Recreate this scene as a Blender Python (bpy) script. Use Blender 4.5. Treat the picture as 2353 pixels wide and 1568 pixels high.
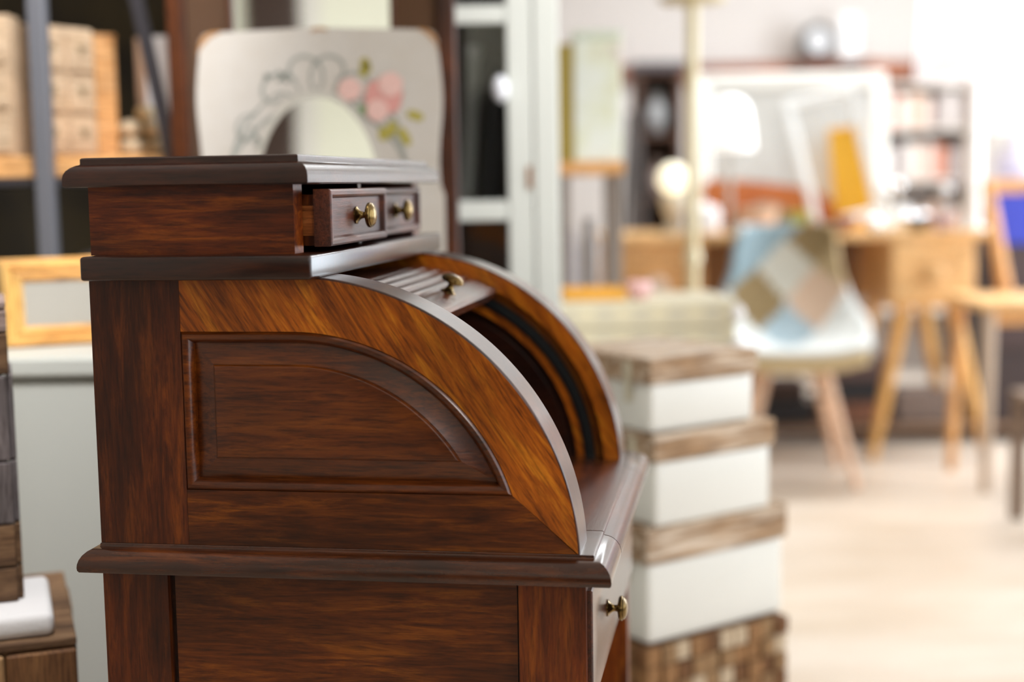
import bpy, bmesh, math, random
from math import pi, sin, cos, radians
from mathutils import Vector, Matrix
random.seed(7)
S = bpy.context.scene
for o in list(bpy.data.objects): bpy.data.objects.remove(o)
COL = S.collection

# ------------------------------------------------------------------ camera
YAW, PITCH, ROLL = 0.1597, 0.1101, 0.0157
CAM = Vector((0.7115, -1.4788, 1.1265))
fw = Vector((-sin(YAW)*cos(PITCH), cos(YAW)*cos(PITCH), -sin(PITCH)))
r0 = Vector((cos(YAW), sin(YAW), 0)); d0 = fw.cross(r0)
rt = r0*cos(ROLL) + d0*sin(ROLL); dn = -r0*sin(ROLL) + d0*cos(ROLL)
cd = bpy.data.cameras.new('camera'); cam = bpy.data.objects.new('camera', cd); COL.objects.link(cam)
M = Matrix((rt, -dn, -fw)).transposed().to_4x4(); M.translation = CAM
cam.matrix_world = M
cd.sensor_width = 36; cd.lens = 50.0; cd.clip_start = .05
cd.dof.use_dof = True; cd.dof.focus_distance = 1.60; cd.dof.aperture_fstop = 1.6; cd.dof.aperture_blades = 0
S.camera = cam
# ------------------------------------------------------------------ light, exposure
S.view_settings.view_transform = 'Standard'; S.view_settings.look = 'None'
S.view_settings.gamma = 1; S.view_settings.use_curve_mapping = False
S.view_settings.exposure = 0.0
w = bpy.data.worlds.new('daylight'); S.world = w; w.use_nodes = True
bg = w.node_tree.nodes['Background']; bg.inputs[0].default_value = (.93, .95, 1, 1); bg.inputs[1].default_value = 1.0

G0 = Vector((CAM.x, CAM.y, 0)); RR = Vector((cos(YAW), sin(YAW), 0)); GG = Vector((-sin(YAW), cos(YAW), 0))
def F(s, t, z=0): return G0 + RR*s + GG*t + Vector((0, 0, z))      # room frame: s to the right, t away, z up
def area(name, s, t, z, sx, sy, watts, color, rot):
    l = bpy.data.lights.new(name, 'AREA'); l.shape = 'RECTANGLE'; l.size = sx; l.size_y = sy; l.energy = watts; l.color = color
    o = bpy.data.objects.new(name, l); COL.objects.link(o); o.location = F(s, t, z)
    o.rotation_euler = (Matrix.Rotation(YAW, 3, 'Z') @ Matrix(rot)).to_euler()
    return o
# window daylight: lamps just outside the shop windows in the right wall, shining into the room
TO_LEFT = Matrix(((0, 0, 1), (1, 0, 0), (0, 1, 0)))                 # lamp -Z looks along -s
for k, tt in enumerate((-.2, 2.6, 5.4)):
    area('window_daylight', 3.75, tt, 1.55, 2.4, 2.3, (54, 43, 152)[k], (.81, .91, 1.0), TO_LEFT)
TO_FRONT = Matrix(((1, 0, 0), (0, 0, 1), (0, -1, 0)))               # lamp -Z looks along -t
area('window_daylight', 3.15, 8.62, 1.75, .58, 1.9, 26, (.90, .94, 1.0), TO_FRONT)
DOWN = Matrix(((1, 0, 0), (0, 1, 0), (0, 0, 1)))
area('ceiling_fill_light', 1.9, 5.9, 2.93, 2.4, .3, 100, (.92, .96, 1), DOWN)  # added fill light without a fixture, brightens the far floor
def aim(name, p, q, size, watts, color):
    o = area(name, *p, size, size, watts, color, ((1, 0, 0), (0, 1, 0), (0, 0, 1)))
    o.rotation_euler = (F(*q)-F(*p)).to_track_quat('-Z', 'Y').to_euler()
def spot(name, p, q, deg, watts, color=(.97, .98, 1)):
    l = bpy.data.lights.new(name, 'SPOT'); l.energy = watts; l.color = color; l.spot_size = radians(deg); l.spot_blend = .8; l.shadow_soft_size = .12
    o = bpy.data.objects.new(name, l); COL.objects.link(o); o.location = F(*p); o.rotation_euler = (F(*q)-F(*p)).to_track_quat('-Z', 'Y').to_euler()
spot('rack_fill_spot', (-.35, 1.75, 2.6), (-1.05, 2.85, 1.2), 44, 170)  # added spot without a fixture, lifts the rack and its boxes
spot('cabinet_fill_spot', (.75, 1.85, 2.6), (.10, 3.3, 1.25), 30, 120)  # added spot to brighten the white glazed cabinet
spot('crate_fill_spot', (-.42, 1.42, 2.3), (-.76, 2.02, .70), 48, 125)  # added spot to brighten crates, foam and sideboard
spot('wall_fill_spot', (-.9, -1.9, 1.9), (-1.1, -3.3, 2.5), 110, 60)  # added spot on the unseen wall that the mirrors reflect
area('window_daylight', 1.15, -3.16, 2.35, .95, .8, 19, (.93, .96, 1), ((1, 0, 0), (0, 0, -1), (0, 1, 0)))   # added lamp on the solid wall behind the camera, for bevel sheen
aim('desk_fill_light', (1.35, .55, 2.35), (.0, 1.5, .9), .5, 19, (1, .98, .95))  # added lamp that grades the light across the desk side

# ------------------------------------------------------------------ materials
def lin(h):
    h = h.lstrip('#'); c = [int(h[i:i+2], 16)/255 for i in (0, 2, 4)]
    return tuple(x/12.92 if x <= .04045 else ((x+.055)/1.055)**2.4 for x in c) + (1,)
def newmat(name):
    m = bpy.data.materials.new(name); m.use_nodes = True
    nt = m.node_tree; return m, nt, nt.nodes['Principled BSDF']
def nd(nt, t, **k):
    n = nt.nodes.new(t)
    for a, v in k.items(): setattr(n, a, v)
    return n
def ramp(nt, stops):
    r = nd(nt, 'ShaderNodeValToRGB'); e = r.color_ramp.elements
    while len(e) < len(stops): e.new(.5)
    for i, (p, c) in enumerate(stops): e[i].position = p; e[i].color = lin(c) if isinstance(c, str) else c
    return r
def coords(nt, rot=(0, 0, 0), scale=(1, 1, 1), loc=(0, 0, 0)):
    tc = nd(nt, 'ShaderNodeTexCoord'); mp = nd(nt, 'ShaderNodeMapping', vector_type='TEXTURE')
    mp2 = nd(nt, 'ShaderNodeMapping'); mp2.inputs['Scale'].default_value = scale
    mp.inputs['Rotation'].default_value = rot; mp.inputs['Location'].default_value = loc
    nt.links.new(tc.outputs['Object'], mp.inputs[0]); nt.links.new(mp.outputs[0], mp2.inputs[0]); return mp2.outputs[0]
def noise(nt, v, scale, detail=4, rough=.55, dist=0):
    n = nd(nt, 'ShaderNodeTexNoise'); nt.links.new(v, n.inputs['Vector'])
    n.inputs['Scale'].default_value = scale; n.inputs['Detail'].default_value = detail
    n.inputs['Roughness'].default_value = rough; n.inputs['Distortion'].default_value = dist; return n.outputs['Fac']
def mix(nt, f, a, b, mode='MIX'):
    m = nd(nt, 'ShaderNodeMix', data_type='RGBA', blend_type=mode)
    for i, x in ((0, f), (6, a), (7, b)):
        if hasattr(x, 'links'): nt.links.new(x, m.inputs[i])
        else: m.inputs[i].default_value = x
    return m.outputs[2]
def bump(nt, b, h, strength, dist=.002):
    n = nd(nt, 'ShaderNodeBump'); n.inputs['Strength'].default_value = strength; n.inputs['Distance'].default_value = dist
    nt.links.new(h, n.inputs['Height']); nt.links.new(n.outputs[0], b.inputs['Normal'])
def plain(name, c, rough=.5, metal=0, c2=None, nscale=8, emit=None, es=0, coat=0, trans=0, bumpy=0):
    m, nt, b = newmat(name)
    b.inputs['Roughness'].default_value = rough; b.inputs['Metallic'].default_value = metal
    b.inputs['Coat Weight'].default_value = coat; b.inputs['Transmission Weight'].default_value = trans
    if c2 is None:
        h = [max(0, min(1, x*.92)) for x in lin(c)[:3]] + [1]
        v = coords(nt); f = noise(nt, v, nscale, 3)
        nt.links.new(mix(nt, f, h, lin(c)), b.inputs['Base Color'])
    else:
        v = coords(nt); f = noise(nt, v, nscale, 4)
        r = ramp(nt, [(.35, c2), (.62, c)]); nt.links.new(f, r.inputs[0]); nt.links.new(r.outputs[0], b.inputs['Base Color'])
    if bumpy: bump(nt, b, noise(nt, coords(nt), 220, 2), bumpy, .001)
    if emit: b.inputs['Emission Color'].default_value = lin(emit); b.inputs['Emission Strength'].default_value = es
    return m
GRAIN = {'x': (0, 0, 0), 'z': (0, pi/2, 0), 'y': (0, 0, pi/2), 'd': (0, radians(57), 0), 'u': (0, radians(-48), 0)}
def wood(name, dark, mid, light, grain='x', rough=.32, coat=.12, fine=1.0, seed=0, bs=.25, blotch=.55, wash=None, glow=1.0):
    m, nt, b = newmat(name)
    rot = GRAIN[grain]; off = (seed*1.37, seed*.71, seed*2.13)
    f1 = noise(nt, coords(nt, rot, (6*fine, 58*fine, 58*fine), off), 1, 8, .70, .7)
    f2 = noise(nt, coords(nt, rot, (24*fine, 300*fine, 300*fine), off), 1, 4, .65)
    f3 = noise(nt, coords(nt, rot, (4*fine, 9*fine, 9*fine), off), 1, 3, .5)
    r1 = ramp(nt, [(.27, dark), (.50, mid), (.76, light)]); nt.links.new(f1, r1.inputs[0])
    r2 = ramp(nt, [(.32, (.34, .30, .28, 1)), (.54, (1.10, 1.10, 1.10, 1))]); nt.links.new(f2, r2.inputs[0])
    r3 = ramp(nt, [(.34, (1-blotch,)*3+(1,)), (.62, (1.12, 1.12, 1.12, 1))]); nt.links.new(f3, r3.inputs[0])
    c = mix(nt, 1.0, mix(nt, .85, r1.outputs[0], r2.outputs[0], 'MULTIPLY'), r3.outputs[0], 'MULTIPLY')
    if wash:
        f4 = noise(nt, coords(nt, rot, (5*fine, 60*fine, 60*fine), off), 1, 5, .7)
        rw = ramp(nt, [(.46, (0, 0, 0, 1)), (.62, (1, 1, 1, 1))]); nt.links.new(f4, rw.inputs[0])
        c = mix(nt, rw.outputs[0], c, lin(wash))
    nt.links.new(c, b.inputs['Base Color'])
    b.inputs['Roughness'].default_value = rough; b.inputs['Coat Weight'].default_value = coat; b.inputs['Coat Roughness'].default_value = .20
    b.inputs['Specular IOR Level'].default_value = .32
    bump(nt, b, f2, bs, .0006)
    return m
MD, MM, ML = '#240b02', '#552605', '#93500c'
W = {
 'x': wood('mahogany_rail', MD, MM, ML, 'x', seed=1), 'z': wood('mahogany_stile', '#240b03', '#4c1e05', '#803f0c', 'z', seed=2),
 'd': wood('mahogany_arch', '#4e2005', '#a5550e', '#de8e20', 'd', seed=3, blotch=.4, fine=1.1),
 'field': wood('mahogany_panel', '#2a0e03', '#582705', '#7d410c', 'x', seed=4, blotch=.35, coat=.4),
 'dark': wood('dark_mahogany', '#160804', '#281008', '#44200e', 'x', seed=5, rough=.28, coat=.55, blotch=.4),
 'y': wood('mahogany_cross', '#2b130b', '#4e2414', '#6d3517', 'y', seed=6, rough=.27, coat=.5, bs=.5),
 'low': wood('mahogany_lower', '#2a0e03', '#5c2a06', '#93520f', 'x', seed=8, fine=.9),
 'side': wood('mahogany_box', '#2c0d04', '#682a06', '#a8560e', 'x', seed=9),
 'ledge': wood('ledge_mahogany', '#240d05', '#46200a', '#733a11', 'x', seed=12, rough=.26, coat=.7),
 'edge': wood('edge_mahogany', '#2b130a', '#432010', '#5c2e14', 'z', seed=13, rough=.31, coat=.55, bs=.1),
 'face': wood('drawer_front_wood', '#2b130b', '#4e2414', '#6d3517', 'y', seed=6, rough=.42, coat=.18, bs=.6),
 'z2': wood('mahogany_front_leg', '#3a1304', '#703009', '#a35812', 'z', seed=15),
 'light': wood('dovetail_wood', '#552a12', '#8a4c22', '#a9683a', 'x', seed=10),
}
brass = plain('aged_brass', '#8d7548', .24, 1, '#5a4626', 60)
rubber = plain('black_track', '#14181a', .35, 0)
SEAM = plain('joint_shadow', '#0e0603', .8)
white_lac = plain('white_lacquer', '#e9e7df', .35, nscale=3)
cab_white = plain('chalk_white_paint', '#d9dbd3', .45, nscale=3)
pine = wood('honey_pine', '#c98a45', '#e3a95f', '#f0c684', 'x', rough=.5, coat=0, bs=.1, blotch=.15)
pine_y = wood('honey_pine_upright', '#c98f45', '#e6b566', '#f5d79a', 'z', rough=.4, coat=.1, bs=.1, blotch=.15)
oak = wood('pale_oak', '#d19a58', '#ecbd82', '#f6d3a2', 'x', rough=.5, coat=0, bs=.1, blotch=.12)
oak_z = wood('pale_oak_leg', '#c98e48', '#e2ae66', '#f0c586', 'z', rough=.5, coat=0, bs=.1, blotch=.12)
oak_b = wood('warm_oak', '#c88a4c', '#e8ae70', '#f0c290', 'x', rough=.5, coat=0, bs=.1, blotch=.2)
mango = wood('weathered_plank', '#6d5038', '#a98764', '#c6a98a', 'x', rough=.7, coat=0, bs=.4, blotch=.3, wash='#d6c4b0', fine=.8)
mango2 = wood('weathered_plank_pale', '#8d6f54', '#bd9f80', '#d3bda3', 'x', rough=.7, coat=0, bs=.4, blotch=.3, wash='#e0d2c2', fine=.8, seed=3)
driftA = wood('grey_crate_wood', '#4a4340', '#6f6666', '#8d8481', 'z', rough=.8, coat=0, bs=.6, blotch=.4)
driftB = wood('brown_crate_wood', '#4a3424', '#77593f', '#9b7c5c', 'x', rough=.8, coat=0, bs=.6, blotch=.4, seed=2)
driftC = wood('pink_crate_wood', '#7a625a', '#a08a82', '#b8a49c', 'x', rough=.8, coat=0, bs=.6, blotch=.3, seed=4)
BLK = [wood('end_block_%s' % n, a, b_, c, 'z', rough=.75, coat=0, bs=.4, blotch=.3, seed=i) for i, (n, a, b_, c) in enumerate((
    ('umber', '#4a301c', '#6a472a', '#85603c'), ('tan', '#8a6440', '#b08a60', '#c9a880'), ('brown', '#5f4026', '#8a6440', '#a37c52'), ('pale', '#b09070', '#cbb394', '#dccbb2')))]
iron = plain('grey_metal', '#74757c', .42, .2)
iron_d = plain('dark_grey_metal', '#454247', .45, .3)
cream = wood('cream_drawer_wood', '#b89a78', '#cbb092', '#d8c1a5', 'x', rough=.6, coat=0, bs=.1, blotch=.12)
cream2 = plain('chalky_cream', '#cfc6ae', .6)
umber = wood('red_brown_frame', '#2c1406', '#50270d', '#6d3916', 'z', rough=.4, coat=.1, seed=11)
blackp = plain('black_paint', '#1d1a1c', .6)
darkbrown = wood('dark_clutter_wood', '#2b1a12', '#4d3324', '#735040', 'x', rough=.6, coat=0, seed=14)
chrome = plain('silver_metal', '#f4f6f8', .22, .55)
mirror_m = plain('mirror_glass', '#dfe3e0', .03, 1)
glassm = plain('clear_glass', '#f4faf8', .05, trans=1)
white_g = plain('white_ceramic', '#eeeaea', .25, coat=.3)
shade_lit = plain('lit_white_shade', '#ffffff', .6, emit='#fffdf6', es=.6)
shade_big = plain('white_fabric_shade', '#f6f5fa', .7, emit='#f6f5ff', es=.42)
bulb_m = plain('lit_globe', '#fff8e2', .5, emit='#fff4d2', es=1.1)

# ------------------------------------------------------------------ mesh helpers
def obj(name, bm, mat, parent=None, smooth=None, loc=None, rot=None):
    me = bpy.data.meshes.new(name); bmesh.ops.recalc_face_normals(bm, faces=bm.faces)
    if smooth is not None:
        for f in bm.faces: f.smooth = True
        for e in bm.edges:
            if len(e.link_faces) == 2 and e.calc_face_angle(0) > radians(smooth): e.smooth = False
    bm.to_mesh(me); bm.free()
    for m in (mat if isinstance(mat, (list, tuple)) else [mat]): me.materials.append(m)
    o = bpy.data.objects.new(name, me); COL.objects.link(o)
    if parent: o.parent = parent
    if loc is not None: o.location = loc
    if rot is not None: o.rotation_euler = rot
    return o
def tag(o, label=None, cat=None, group=None, kind=None):
    for k, v in (('label', label), ('category', cat), ('group', group), ('kind', kind)):
        if v: o[k] = v
    return o
def thing(name, label, cat, loc, rotz=YAW, group=None):
    o = bpy.data.objects.new(name, None); COL.objects.link(o); o.location = loc; o.rotation_euler = (0, 0, rotz); o.empty_display_size = .05
    return tag(o, label, cat, group)
def copy_tree(o, parent=None):
    c = o.copy(); COL.objects.link(c)
    if parent: c.parent = parent
    for ch in o.children: copy_tree(ch, c)
    return c
def box(bm, x0, x1, y0, y1, z0, z1, bev=0, seg=2, mtx=None):
    vs = [bm.verts.new(v) for v in ((x0,y0,z0),(x1,y0,z0),(x1,y1,z0),(x0,y1,z0),(x0,y0,z1),(x1,y0,z1),(x1,y1,z1),(x0,y1,z1))]
    fs = [bm.faces.new([vs[i] for i in q]) for q in ((3,2,1,0),(4,5,6,7),(0,1,5,4),(1,2,6,5),(2,3,7,6),(3,0,4,7))]
    if mtx: bmesh.ops.transform(bm, matrix=mtx, verts=vs)
    if bev: bmesh.ops.bevel(bm, geom=list({e for f in fs for e in f.edges}), offset=bev, segments=seg, profile=.5, affect='EDGES')
    return bm
def B(*a, **k): return box(bmesh.new(), *a, **k)
def loops(bm, L, closed=True, cap0=True, cap1=True):
    V = [[bm.verts.new(p) for p in l] for l in L]; n = len(V[0])
    for a, b in zip(V, V[1:]):
        for i in range(n if closed else n-1):
            j = (i+1) % n; bm.faces.new((a[i], a[j], b[j], b[i]))
    if cap0: bm.faces.new(V[0])
    if cap1: bm.faces.new(V[-1])
    return bm
def lathe(prof, n=24, axis='z', bm=None, off=(0, 0, 0)):
    bm = bm or bmesh.new(); L = []
    for a, r in prof:
        r = max(r, 1e-5); l = []
        for i in range(n):
            t = 2*pi*i/n; p, q = r*cos(t), r*sin(t)
            v = {'z': (p, q, a), 'x': (a, p, q), 'y': (p, a, q)}[axis]
            l.append(Vector(v)+Vector(off))
        L.append(l)
    return loops(bm, L)
def tube(bm, p, q, r0, r1=None, n=12):
    p, q = Vector(p), Vector(q); r1 = r0 if r1 is None else r1; d = (q-p).normalized()
    u = d.orthogonal().normalized(); v = d.cross(u); L = []
    for c, r in ((p, r0), (q, r1)): L.append([c + (u*cos(2*pi*i/n)+v*sin(2*pi*i/n))*r for i in range(n)])
    return loops(bm, L)
def ball(bm, c, r, sz=1, n=16):
    k = bmesh.ops.create_uvsphere(bm, u_segments=n, v_segments=n//2, radius=r)
    bmesh.ops.scale(bm, vec=(1, 1, sz), verts=k['verts']); bmesh.ops.translate(bm, vec=c, verts=k['verts']); return bm
def slab(x0, x1, y0, y1, prof, sides=(1, 1, 1, 1)):
    """moulded board: prof = [(inset, z)], sides = which of x0,x1,y0,y1 carry the moulding"""
    L = []
    for d, z in prof:
        a, b, c, e = x0+d*sides[0], x1-d*sides[1], y0+d*sides[2], y1-d*sides[3]
        L.append([(a, c, z), (b, c, z), (b, e, z), (a, e, z)])
    return loops(bmesh.new(), L)

# ------------------------------------------------------------------ the room
def struct(name, bm, m, loc=None):
    o = obj(name, bm, m, None); o.location = F(0, 0, 0) if loc is None else loc; o.rotation_euler = (0, 0, YAW); return tag(o, kind='structure')
wall_cream = plain('warm_white_plaster', '#d5cdc7', .8, nscale=2)
wall_dark = plain('olive_brown_plaster', '#3a3018', .8, 0, '#1b150c', 4)
wall_grey = plain('greyed_plaster', '#cfc5b8', .8, nscale=2)
fm, fnt, fb = newmat('cream_floor')
f = noise(fnt, coords(fnt, (0, 0, 0), (1.2, 3.2, 1)), 1.1, 4); rp = ramp(fnt, [(.3, '#c4b09a'), (.7, '#ddcfc0')])
fnt.links.new(f, rp.inputs[0]); fnt.links.new(rp.outputs[0], fb.inputs['Base Color']); fb.inputs['Roughness'].default_value = .38
struct('floor', B(-2.2, 3.7, -3.2, 8.4, -.1, 0), fm)
struct('ceiling', B(-2.2, 3.7, -3.2, 8.4, 3.0, 3.1), plain('white_ceiling', '#efeae2', .8))
bm = B(-2.2, 2.85, 8.3, 8.4, 0, 3.0); box(bm, 3.45, 3.7, 8.3, 8.4, 0, 3.0); box(bm, 2.85, 3.45, 8.3, 8.4, 0, .8); box(bm, 2.85, 3.45, 8.3, 8.4, 2.7, 3.0)
struct('wall_back', bm, wall_cream)
bm = bmesh.new()
for q in ((2.85, 2.91, .8, 2.7), (3.39, 3.45, .8, 2.7), (2.85, 3.45, .8, .86), (2.85, 3.45, 2.64, 2.7)): box(bm, q[0], q[1], 8.33, 8.37, q[2], q[3])
struct('window_4', bm, white_lac)
struct('wall_left', B(-2.3, -2.2, -3.2, 8.4, 0, 3.0), wall_grey)
struct('wall_front', B(-2.2, 3.7, -3.3, -3.2, 1.75, 3.0), plain('pale_olive_wall', '#ebe6d2', .8, nscale=2))
struct('added_trim_brown', B(-1.60, -1.27, -3.3, -3.18, 1.75, 3.0), plain('brown_reflected_strip', '#3a2418', .6)); struct('added_trim_pale', B(-1.268, -1.14, -3.3, -3.18, 1.75, 3.0), plain('pale_reflected_strip', '#e0d8cf', .6))  # added unseen strips, there only to be reflected in the mirrors
struct('trim_2', B(-2.2, 3.7, -3.3, -3.19, 0, 1.75), plain('brown_wainscot', '#2c211a', .8, nscale=2))
bm = bmesh.new(); box(bm, 3.5, 3.7, -3.2, 8.3, 0, .35); box(bm, 3.5, 3.7, -3.2, 8.3, 2.75, 3.0)
for a, b in ((-3.2, -1.5), (1.05, 1.35), (3.85, 4.15), (6.65, 8.3)): box(bm, 3.5, 3.7, a, b, .35, 2.75)
struct('wall_right', bm, wall_cream)
for k, (a, b) in enumerate(((-1.5, 1.05), (1.35, 3.85), (4.15, 6.65))):
    bm = bmesh.new()
    for q in ((a, a+.07, .35, 2.75), (b-.07, b, .35, 2.75), (a, b, .35, .42), (a, b, 2.68, 2.75), ((a+b)/2-.03, (a+b)/2+.03, .35, 2.75)): box(bm, 3.56, 3.62, *q)
    struct('window_%d' % (k+1), bm, white_lac)
bm = bmesh.new()
for q in ((.60, .67, 1.90, 2.82), (1.63, 1.70, 1.90, 2.82), (.60, 1.70, 1.90, 1.95), (.60, 1.70, 2.77, 2.82)): box(bm, q[0], q[1], -3.2, -3.14, q[2], q[3])
struct('window_5', bm, white_lac)  # added frame on the solid wall around the bevel sheen lamp
struct('wall_partition', B(-2.2, -.02, 3.75, 3.85, 0, 3.0), wall_dark)

# ------------------------------------------------------------------ roll-top desk (world x = depth, y = width)
DW, TA = .5977, .0695
CX, CZ, RO = .2297, .717, .3142
ROOT = Vector((.28, .30, 0))
desk = thing('roll_top_desk', 'dark mahogany roll-top writing desk with half-open shutter, in sharp focus', 'desk', ROOT, 0)
def dp(name, bm, m, parent=None, smooth=30):
    return obj(name, bm, m, parent or desk, smooth, (-ROOT.x, -ROOT.y, 0) if parent is None else (0, 0, 0))
def ypoly(bm, pts, y0, y1):
    return loops(bm, [[(x, y0, z) for x, z in pts], [(x, y1, z) for x, z in pts]])
def bev(bm, w=.0015, seg=2, ang=40):
    es = [e for e in bm.edges if len(e.link_faces) == 2 and e.calc_face_angle(0) > radians(ang)]
    bmesh.ops.bevel(bm, geom=es, offset=w, segments=seg, profile=.5, affect='EDGES'); return bm
# crown board
CR = [(.002, 1.1297), (0, 1.1315), (0, 1.1395), (.0008, 1.1435), (.0030, 1.1475), (.0065, 1.1508), (.0105, 1.1530), (.0142, 1.1542),
      (.0145, 1.1550), (.0146, 1.1600), (.0158, 1.1612), (.0180, 1.1616)]
dp('crown_board', slab(-.0102, .2643, -.0317, .6294, CR), W['dark'])
# middle shelf board
dp('middle_shelf', B(.0056, .2655, -.0334, .6311, 1.0288, 1.0551, bev=.0035, seg=3), W['dark'])
# upper drawer box
for y0, y1 in ((0, .031), (DW-.031, DW)):
    dp('gallery_side', bev(B(.004, .2378, y0, y1, 1.0551, 1.1297), .0025), W['side'])
dp('gallery_back', B(.006, .016, .031, DW-.031, 1.0551, 1.1297), W['dark'])
dp('gallery_divider', B(.02, .232, .287, .297, 1.0551, 1.1297), W['dark'])
KP = [(0, .0085), (0, .0102), (.0020, .0104), (.0030, .0082), (.0055, .0056), (.0080, .0042), (.0105, .0038), (.0125, .0046), (.0133, .0085),
      (.0140, .0128), (.0155, .0147), (.0175, .0150), (.0188, .0146), (.0193, .0138), (.0203, .0138), (.0228, .0110), (.0245, .0060), (.0250, .0005)]
def ring_panel(rect, prof, place):
    """rect (a0,a1,b0,b1), prof [(inset, depth)], place(a,b,depth)->xyz ; closed front shape"""
    L = []
    for d, h in prof:
        a0, a1, b0, b1 = rect[0]+d, rect[1]-d, rect[2]+d, rect[3]-d
        L.append([place(*q, h) for q in ((a0, b0), (a1, b0), (a1, b1), (a0, b1))])
    return loops(bmesh.new(), L)
def small_drawer(y0, y1, xf):
    z0, z1 = 1.0612, 1.1242
    prof = [(0, -.020), (0, -.003), (.0008, -.0012), (.0025, 0), (.0065, 0), (.0085, -.0012), (.0098, -.0045), (.0105, -.0065), (.03, -.0065)]
    d = dp('drawer', ring_panel((y0, y1, z0, z1), prof, lambda a, b, h: (xf+h, a, b)), W['face'])
    sub = bmesh.new()
    box(sub, .05, xf-.019, y0+.002, y0+.012, z0+.001, z1-.006); box(sub, .05, xf-.019, y1-.012, y1-.002, z0+.001, z1-.006)
    box(sub, .05, xf-.019, y0+.012, y1-.012, z0+.004, z0+.010); box(sub, .05, .06, y0+.012, y1-.012, z0+.01, z1-.01)
    dp('drawer_box', sub, W['z'], d)
    dp('dovetail', bev(B(xf-.033, xf-.0195, y0+.0012, y0+.010, z0+.012, z1-.018), .0004, 1), W['light'], d)
    k = dp('knob', lathe(KP, 32, 'x', off=(xf-.0066, (y0+y1)/2, (z0+z1)/2)), brass, d, 35)
    return d
small_drawer(.0325, .283, .2700)
small_drawer(.3005, .566, .2500)

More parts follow.
